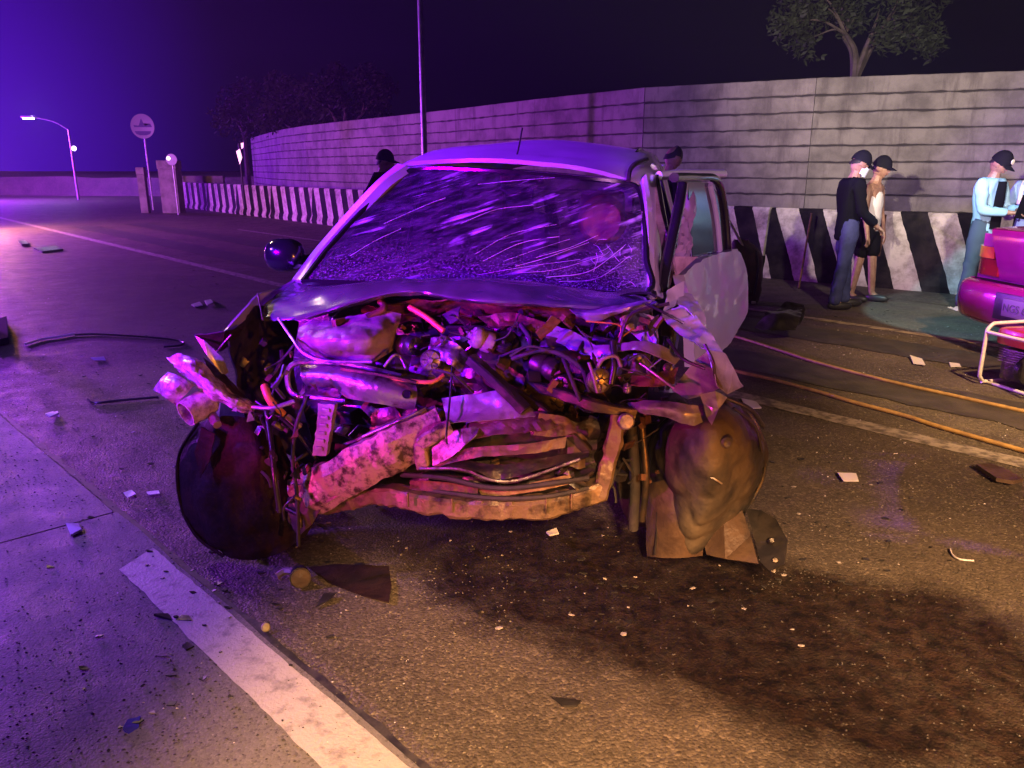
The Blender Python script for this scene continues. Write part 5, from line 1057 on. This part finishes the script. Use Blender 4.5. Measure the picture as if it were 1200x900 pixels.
for sg in (-1, 1):
    tl_ = loft('tail_lamp', [[V((sg * .50, -.045, z)), V((sg * .70, -.03, z)), V((sg * .83, .06, z)), V((sg * .865, .17, z))] for z in (.66, .74, .80)], P_tl, rc, 14, 8, .02 * sg, 0)
    loft('amber_lens', [[V((sg * .56, -.05, z)), V((sg * .72, -.03, z)), V((sg * .845, .06, z)), V((sg * .868, .14, z))] for z in (.805, .85, .90)], P_ta, tl_, 12, 6, .02 * sg, 0)
box('plate_recess', (0, -.205, .46), (.58, .02, .22), P_blk, rc, None, .01)
npl = box('number_plate', (-.02, -.222, .46), (.34, .012, .14), mat('plate_white', (.16, .15, .15), .5), rc, None, .004)
tc_ = bpy.data.curves.new('plate_text', 'FONT'); tc_.body = 'NGS 606'; tc_.size = .085; tc_.align_x = 'CENTER'; tc_.align_y = 'CENTER'; tc_.extrude = .0015
tc_.materials.append(mat('plate_ink', (.05, .06, .05), .5)); tmp_ = bpy.data.objects.new('t', tc_); COL.objects.link(tmp_); dg_ = bpy.context.evaluated_depsgraph_get(); dg_.update(); tme = bpy.data.meshes.new_from_object(tmp_.evaluated_get(dg_)); bpy.data.objects.remove(tmp_); tob = bpy.data.objects.new('plate_characters', tme); COL.objects.link(tob); tob.parent = npl; tob.location = (-.02, -.230, .46); tob.rotation_euler = (R(90), 0, 0)
for k, (z, w) in enumerate(((.625, 1.5), (.40, .0))): 
    if w: tube('shut_line', [V((-w / 2, -.03, z)), V((0, -.07, z + .004)), V((w / 2, -.03, z))], .006, P_gls, rc, 5)
loft('cabin', [[V((x * .74, .86, 1.02)) for x in (-1, 0, 1)], [V((x * .58, 1.42, 1.38)) for x in (-1, 0, 1)], [V((x * .57, 2.1, 1.43)) for x in (-1, 0, 1)], [V((x * .58, 2.6, 1.38)) for x in (-1, 0, 1)], [V((x * .72, 3.2, .95)) for x in (-1, 0, 1)]], P_win if False else M_win, rc, 16, 30, .02, 0)
loft('roof', [[V((x * .585, y, z + .018 - .03 * x * x)) for x in (-1, 0, 1)] for y, z in ((1.42, 1.385), (2.1, 1.435), (2.6, 1.385))], P_red, rc, 12, 12, .03, 0)
for sg in (-1, 1):
    loft('side_window', [[V((sg * .79, .98, 1.0)), V((sg * .80, 3.1, .95))], [V((sg * .60, 1.45, 1.38)), V((sg * .60, 2.58, 1.38))]], M_win, rc, 10, 8, .01 * sg, 0)
    tube('roof_pillar', [V((sg * .77, .84, 1.01)), V((sg * .59, 1.42, 1.38)), V((sg * .585, 2.1, 1.42)), V((sg * .60, 2.6, 1.37)), V((sg * .76, 3.2, .94))], .035, P_red, rc, 8)
    wheel(V((sg * .76, .95, .29)), (1, 0, 0), rc, .29, .18); wheel(V((sg * .76, 3.45, .29)), (1, 0, 0), rc, .29, .18)
box('underbody', (0, 2.1, .27), (1.45, 3.6, .1), P_blk, rc); tube('exhaust', [V((.45, -.12, .25)), V((.45, .3, .24))], .025, P_raw, rc)
# crumpled rag under its corner
def rag(name, c, sx, sy, h, m, label, cat, seed):
    vs, fs = [], []; n = 26
    for j in range(n):
        for i in range(n):
            x, y = (i / (n - 1) - .5), (j / (n - 1) - .5); e = 1 + .35 * noise.noise(V((math.atan2(y, x) * 1.3, seed, 0)))
            z = .004 + h * max(0, (1 - (2 * math.hypot(x, y)) ** 2)) * (.5 + .9 * abs(noise.noise(V((x * 5, y * 5, seed))))) + .03 * abs(noise.noise(V((x * 14, y * 14, seed))))
            vs.append((x * sx * e, y * sy * e, max(.004, z)))
    for j in range(n - 1):
        for i in range(n - 1): fs.append((j * n + i, j * n + i + 1, (j + 1) * n + i + 1, (j + 1) * n + i))
    o = mk(name, vs, fs, m, None, 50); o.location = c; return tag(o, label, cat)
rag('rag', G(1136, 364), .34, .30, .11, mat('pale_rag', (.50, .40, .34), .9, 0, (.3, .22, .18), 9, .3, 80), 'crumpled pale cloth lying under the corner of the magenta car', 'rag', 4)

# ================================================================== portable generator
gq = G(1186, 466); gn = empty('portable_generator', gq + V((.30, .22, 0)), R(14), 'portable generator in a white tube frame at the right edge', 'generator')
M_wf = mat('white_frame_paint', (.72, .68, .62), .35, 0, (.4, .35, .3), 20, coat=.3, lo=.6, hi=.75)
def loop(y): 
    P = []; w, h, rr = .30, .46, .07
    for cx_, cz, a0 in ((w - rr, h - rr, 0), (-w + rr, h - rr, 90), (-w + rr, rr + .02, 180), (w - rr, rr + .02, 270)):
        for k in range(5): a = R(a0 + k * 22.5); P.append(V((cx_ + rr * math.cos(a), y, cz + rr * math.sin(a))))
    P.append(P[0]); return P
for y in (-.2, .2): tube('frame_loop', loop(y), .014, M_wf, gn, 8, 90)
for x, z in ((-.30, .40), (.30, .40), (-.22, .015), (.22, .015)): tube('frame_bar', [V((x, -.2, z)), V((x, .2, z))], .013, M_wf, gn, 8)
box('fuel_tank', (0, 0, .38), (.50, .34, .13), mat('tank_paint', (.35, .03, .03), .3, 0, coat=.5), gn, None, .04); lathe('fuel_cap', [(.04, 0), (.04, .03), (0, .035)], (0, 0, .445), (0, 0, 1), P_blk, gn, 16)
lathe('recoil_starter', [(.10, -.02), (.11, 0), (.10, .04), (.04, .055), (0, .055)], (-.17, -.08, .17), (-.3, -1, 0), P_blk, gn, 20); box('engine', (-.08, .02, .18), (.24, .24, .24), P_drk, gn, (0, 0, .1), .03)
for k in range(6): box('cooling_fin', (-.08, .02, .20 + k * .018), (.27, .27, .005), P_alu, gn, (0, 0, .1))
lathe('alternator', [(.10, -.13), (.11, -.10), (.11, .10), (.09, .13), (0, .13)], (.14, .02, .17), (1, 0, 0), P_rst, gn, 20); box('control_panel', (.10, -.16, .24), (.24, .03, .16), P_pla, gn, None, .01); lathe('outlet', [(.025, 0), (.025, .012), (0, .012)], (.06, -.176, .24), (0, -1, 0), P_blk, gn, 14); lathe('outlet', [(.025, 0), (.025, .012), (0, .012)], (.14, -.176, .24), (0, -1, 0), P_blk, gn, 14)

# ================================================================== hoses on the road
M_hs = mat('orange_hose', (.36, .22, .07), .6, 0, (.22, .13, .05), 12)
def hose(pts, label, r_=.014):
    P = [G(*p) + V((0, 0, r_ + .003)) for p in pts]; c = P[0].copy(); o = tube('hose', [p - c for p in P], r_, M_hs, None, 8, len(P) * 8); o.location = c; return tag(o, label, 'hose', 'orange hoses along the road')
hose([(700, 372), (790, 385), (850, 394), (880, 402), (920, 415), (960, 428), (1040, 449), (1120, 467), (1200, 485), (1290, 505)], 'farther orange hose, running from the open door to below the generator')
hose([(780, 418), (860, 437), (900, 446), (960, 462), (1000, 474), (1060, 490), (1100, 503), (1200, 532), (1290, 560)], 'nearer orange hose, just beyond the white lane line')

# ================================================================== loose things on the ground
M_bp = mat('black_broken_plastic', (.014, .013, .014), .35, 0, (.03, .028, .026), 14)
M_wp = mat('white_broken_plastic', (.62, .58, .56), .5); M_bl = mat('blue_violet_plastic', (.05, .04, .35), .25, 0, coat=.5); M_clp = mat('clear_broken_plastic', (.5, .45, .6), .15, 0, coat=.5)
M_rubb = mat('dull_black_rubber', (.008, .008, .009), .95, spec=.05)
GR = 'broken bits scattered on the road'
for pts, h, th, m_, lb, cat in (
    ([(981, 557), (1003, 556), (1006, 566), (988, 567)], .01, .003, M_wp, 'white plastic chip on the asphalt right of the wreck', 'scrap'),
    ([(1143, 552), (1160, 552), (1180, 559), (1198, 567), (1186, 572), (1166, 568)], .02, .02, P_brn, 'flat brown piece beside the lane line at the right edge', 'scrap'),
    ([(648, 823), (664, 824), (681, 826), (676, 833), (660, 831)], .01, .006, M_bp, 'dark shard on the orange lit asphalt in front of the wreck', 'scrap'),
    ([(181, 727), (200, 723), (222, 727), (225, 733), (205, 732)], .02, .010, M_bp, 'long dark sliver lying across the shoulder line', 'scrap'),
    ([(214, 762), (220, 757), (228, 762), (219, 767)], .01, .010, M_bp, 'small dark lump on the shoulder below the sliver', 'scrap'),
    ([(145, 862), (151, 852), (166, 848), (163, 858), (152, 865)], .015, .008, M_bl, 'blue violet plastic scrap on the shoulder near the bottom', 'scrap'),
    ([(78, 620), (92, 617), (97, 628), (84, 634)], .02, .010, M_clp, 'clear plastic scrap on the shoulder slab joint', 'scrap'),
    ([(370, 714), (380, 701), (394, 700), (386, 708)], .015, .004, M_bp, 'thin black shard below the splash guard piece', 'scrap'),
    ([(224, 358), (234, 355), (238, 359), (228, 361)], .01, .01, M_wp, 'white scrap on the lane left of the wreck', 'scrap'),
    ([(240, 356), (247, 352), (250, 358), (243, 360)], .03, .01, M_wp, 'curled white scrap beside the other, left of the wreck', 'scrap'),
    ([(54, 490), (62, 485), (70, 488), (60, 492)], .02, .01, M_wp, 'small pale twist of plastic on the left asphalt', 'scrap'),
    ([(145, 581), (155, 578), (160, 583), (150, 585)], .01, .004, M_wp, 'pale chip beside the seam near the left liner', 'scrap'),
    ([(172, 579), (186, 577), (188, 582), (175, 583)], .01, .004, M_wp, 'second pale chip nearer the left liner', 'scrap'),
    ([(-14, 384), (9, 378), (11, 404), (-14, 410)], .02, .05, M_rubb, 'black block at the left edge of the picture', 'scrap'),
    ([(40, 293), (66, 291), (74, 294), (50, 297)], .02, .03, M_bp, 'dark flattened piece far left on the road', 'scrap'),
    ([(22, 286), (30, 284), (34, 288), (26, 290)], .02, .04, M_bp, 'dark lump on the road far left', 'scrap'),
    ([(106, 421), (122, 420), (124, 423), (110, 424)], .01, .004, M_clp, 'thin glinting strip on the left asphalt', 'scrap'),
    ([(60, 486), (68, 484), (70, 490)], .01, .006, M_wp, 'tiny white scrap near the seam at the left', 'scrap'),
    ([(1066, 420), (1080, 423), (1084, 430), (1070, 428)], .02, .006, M_wp, 'pale scrap between the far hose and the generator', 'scrap'),
    ([(868, 470), (886, 474), (892, 482), (876, 481)], .03, .006, M_wp, 'white torn scrap on the lane line beside the right liner', 'scrap'),
    ([(1112, 426), (1124, 428), (1126, 432), (1114, 431)], .01, .006, M_wp, 'pale scrap just left of the generator', 'scrap'),
    ([(640, 626), (652, 622), (655, 627), (644, 631)], .01, .006, M_wp, 'pale chip in the dark patch of fluid and shade', 'scrap'),
    ([(826, 594), (840, 598), (838, 604), (828, 602)], .01, .006, M_bp, 'black fragment under the right liner', 'scrap')):
    gplate('broken_scrap', pts, h, th, m_, lb, cat, .002, GR, int(pts[0][0]))
def gt(name, pts, r_, m_, lb, cat, zs=0):
    P = [G(*p) + V((0, 0, r_ + .003)) for p in pts]; c = P[0].copy(); o = tube(name, [p - c for p in P], r_, m_, None, 6, len(P) * 8); o.location = c; return tag(o, lb, cat)
gt('cable', [(88, 394), (110, 393), (150, 395), (190, 398), (214, 402), (212, 406), (192, 408)], .010, M_bp, 'long dark cable arcing over the left asphalt', 'cable')
gt('trim_strip', [(30, 405), (50, 399), (70, 396), (88, 393)], .012, M_wp, 'pale bent trim strip at the end of the dark cable', 'trim')
gt('stick', [(104, 470), (112, 474), (140, 471), (186, 467)], .009, M_bp, 'dark thin rod pointing at the broken headlamp', 'rod')
gt('wire_loop', [(1113, 645), (1116, 652), (1124, 657), (1141, 659)], .004, M_wp, 'curved white wire on the asphalt at the right', 'wire')
o = lathe('yellow_cap', [(.014, -.008), (.016, 0), (.013, .007), (0, .009)], G(312, 741) + V((0, 0, .02)), (.3, -.6, .6), mat('yellow_plastic', (.32, .26, .14), .6), None, 16); tag(o, 'small yellowish cap lying in the seam by the shoulder line', 'cap')
# black broken bumper piece in front of the standing men
q = G(915, 385); t = empty('broken_bumper_piece', q, 0, 'black broken bumper shell lying on the road left of the standing men', 'car part')
def rel(px, py, z, D): return G(px, py) * 0 + (AT(px, py, D) - q)
loft('shell', [[rel(885, 384, 0, 7.2), rel(900, 366, 0, 7.5), rel(925, 364, 0, 7.6)], [rel(905, 387, 0, 7.0), rel(915, 368, 0, 7.2), rel(932, 364, 0, 7.5)], [rel(932, 387, 0, 7.05), rel(938, 372, 0, 7.2), rel(940, 362, 0, 7.5)]], M_bp, t, 18, 16, .008, .02, 6, 3)
loft('shell', [[rel(908, 364, 0, 7.7), rel(922, 354, 0, 7.9), rel(942, 356, 0, 7.8)], [rel(925, 384, 0, 7.3), rel(940, 376, 0, 7.5), rel(944, 364, 0, 7.7)]], M_bp, t, 14, 12, .008, .02, 6, 8)
for ch in t.children:
    zmin = min(v.co.z for v in ch.data.vertices)
    if zmin < .003: ch.location.z = .003 - zmin
# dark upright bundle behind the open door
q = G(868, 354); t = empty('equipment_bag', q, 0, 'dark upright bundle with a pale strut, between the open door and the barrier', 'bag')
M_bg = mat('dark_maroon_cloth', (.045, .012, .02), .7, 0, (.02, .01, .015), 8, .4, 40)
def bagrow(z, w, d, sh=0.): return [V((sh + w * math.cos(a), d * math.sin(a), z)) for a in [k * math.pi / 4 for k in range(9)]]
loft('bag_body', [bagrow(.02, .20, .16), bagrow(.2, .22, .17), bagrow(.45, .20, .16, .01), bagrow(.62, .16, .12, -.02), bagrow(.72, .06, .05, -.05)], M_bg, t, 34, 26, .01, .03, 5, 4)
tube('strut', [V((-.24, -.05, .98)), V((-.16, -.07, .85)), V((-.02, -.08, .62))], .016, P_pla, t, 8); tube('strap', [V((-.1, -.14, .6)), V((-.05, -.2, .4)), V((.05, -.19, .15))], .014, P_blk, t, 6)
tube('strap', [V((.1, -.12, .62)), V((.12, -.18, .4)), V((.1, -.18, .12))], .014, P_blk, t, 6); box('buckle', (.09, -.2, .03), (.05, .03, .03), M_wp, t, None, .008); box('buckle', (-.08, -.2, .3), (.025, .02, .09), P_raw, t, (0, .3, 0), .005)
# thin props leaning at the barrier
for px0, py0, px1, py1, lb in ((951, 250, 936, 338, 'thin dark rod leaning on the barrier left of the jacketed man'), (1038, 252, 1030, 300, 'thin dark rod leaning on the barrier right of the white tank top')):
    a_, b_ = AT(px0, py0, 10.3), AT(px1, py1, 9.9); b_.z = max(.01, b_.z if b_.z > 0 else .01); o = tube('leaning_rod', [V((0, 0, 0)), b_ - a_], .013, P_rst, None, 6); o.location = a_; tag(o, lb, 'rod')
# crumbs of glass and grit: nobody could count them
def crumbs(name, n, sz, m_, seed, areas, label):
    rr = random.Random(seed); vs, fs = [], []
    for _ in range(n):
        x0, y0, x1, y1 = rr.choice(areas); p = G(rr.uniform(x0, x1), rr.uniform(y0, y1)); s = sz * rr.uniform(.4, 1.3) * (1 + .06 * p.length)
        a = rr.uniform(0, 6.28); k = len(vs); z0 = .016 if p.dot(NN) < .88 else .001
        for q in range(4): b = a + q * 1.57 + rr.uniform(-.4, .4); vs.append(p + V((math.cos(b) * s, math.sin(b) * s * .7, z0)))
        vs.append(p + V((rr.uniform(-.3, .3) * s, 0, z0 + s * rr.uniform(.3, .9)))); fs += [(k, k + 1, k + 4), (k + 1, k + 2, k + 4), (k + 2, k + 3, k + 4), (k + 3, k, k + 4)]
    o = mk(name, vs, fs, m_, None, 0); tag(o, label, 'debris', None, 'stuff')
crumbs('glass_crumbs', 500, .0035, mat('glass_crumb', (.45, .43, .45), .4), 3, [(0, 260, 330, 560), (0, 300, 300, 500), (60, 560, 480, 880), (840, 380, 1200, 470), (880, 480, 1200, 640), (950, 385, 1100, 415)], 'tiny glass crumbs scattered over the road around the wreck')
crumbs('grit', 5000, .0042, mat('dark_grit', (.03, .026, .022), .7), 5, [(300, 600, 1200, 900), (880, 480, 1200, 700), (0, 560, 400, 900), (0, 380, 300, 600)], 'dark grit lying over the asphalt')
crumbs('gravel', 1600, .0045, mat('pale_grit', (.13, .11, .085), .8), 7, [(300, 640, 600, 900), (950, 480, 1200, 640), (950, 385, 1200, 420)], 'pale gravel grains over the asphalt')
def splinters(name, n, m_, seed, areas, label, sz=.014):
    rr = random.Random(seed); vs, fs = [], []
    for _ in range(n):
        x0, y0, x1, y1 = rr.choice(areas); p = G(rr.gauss((x0 + x1) / 2, (x1 - x0) / 4), rr.uniform(y0, y1)); s = sz * rr.uniform(.3, 1.4); k = len(vs); z0 = .017 if sn(p)[1] < NE(sn(p)[0]) else .002
        q = rr.randint(3, 5); a0 = rr.uniform(0, 6.28); st_ = rr.uniform(.3, .9); th_ = rr.uniform(.002, .006); tl_ = rr.uniform(-.4, .4)
        P = [V((math.cos(a0 + 6.28 * i / q) * s * rr.uniform(.6, 1.3), math.sin(a0 + 6.28 * i / q) * s * st_, 0)) for i in range(q)]
        for zz in (0, th_): vs += [p + v + V((0, 0, z0 + zz + max(0, v.x * tl_))) for v in P]
        fs += [tuple(k + q + i for i in range(q))] + [(k + i, k + (i + 1) % q, k + q + (i + 1) % q, k + q + i) for i in range(q)]
    o = mk(name, vs, fs, m_, None, 0); tag(o, label, 'debris', None, 'stuff')
AR = [(180, 560, 480, 720), (480, 610, 900, 760), (840, 500, 1100, 700), (0, 380, 300, 560), (860, 360, 1150, 420), (60, 600, 420, 860), (150, 270, 330, 340)]
splinters('black_splinters', 260, M_bp, 11, AR, 'small black plastic splinters strewn around the wreck')
splinters('pale_splinters', 110, mat('pale_splinter', (.30, .27, .26), .5), 12, AR, 'small pale splinters and chips strewn around the wreck', .009)

# ================================================================== night haze
M_hz = bpy.data.materials.new('haze'); M_hz.use_nodes = True; N, L = nodes(M_hz); N.clear()
vo = N.new('ShaderNodeVolumePrincipled'); vo.inputs['Density'].default_value = .0008; vo.inputs['Color'].default_value = (.8, .8, .85, 1); vo.inputs['Anisotropy'].default_value = .2
ou = N.new('ShaderNodeOutputMaterial'); L.new(vo.outputs[0], ou.inputs['Volume'])
hz = box('haze', (0, 30, 5), (120, 80, 12.4), M_hz); tag(hz, 'thin night haze', kind='stuff')
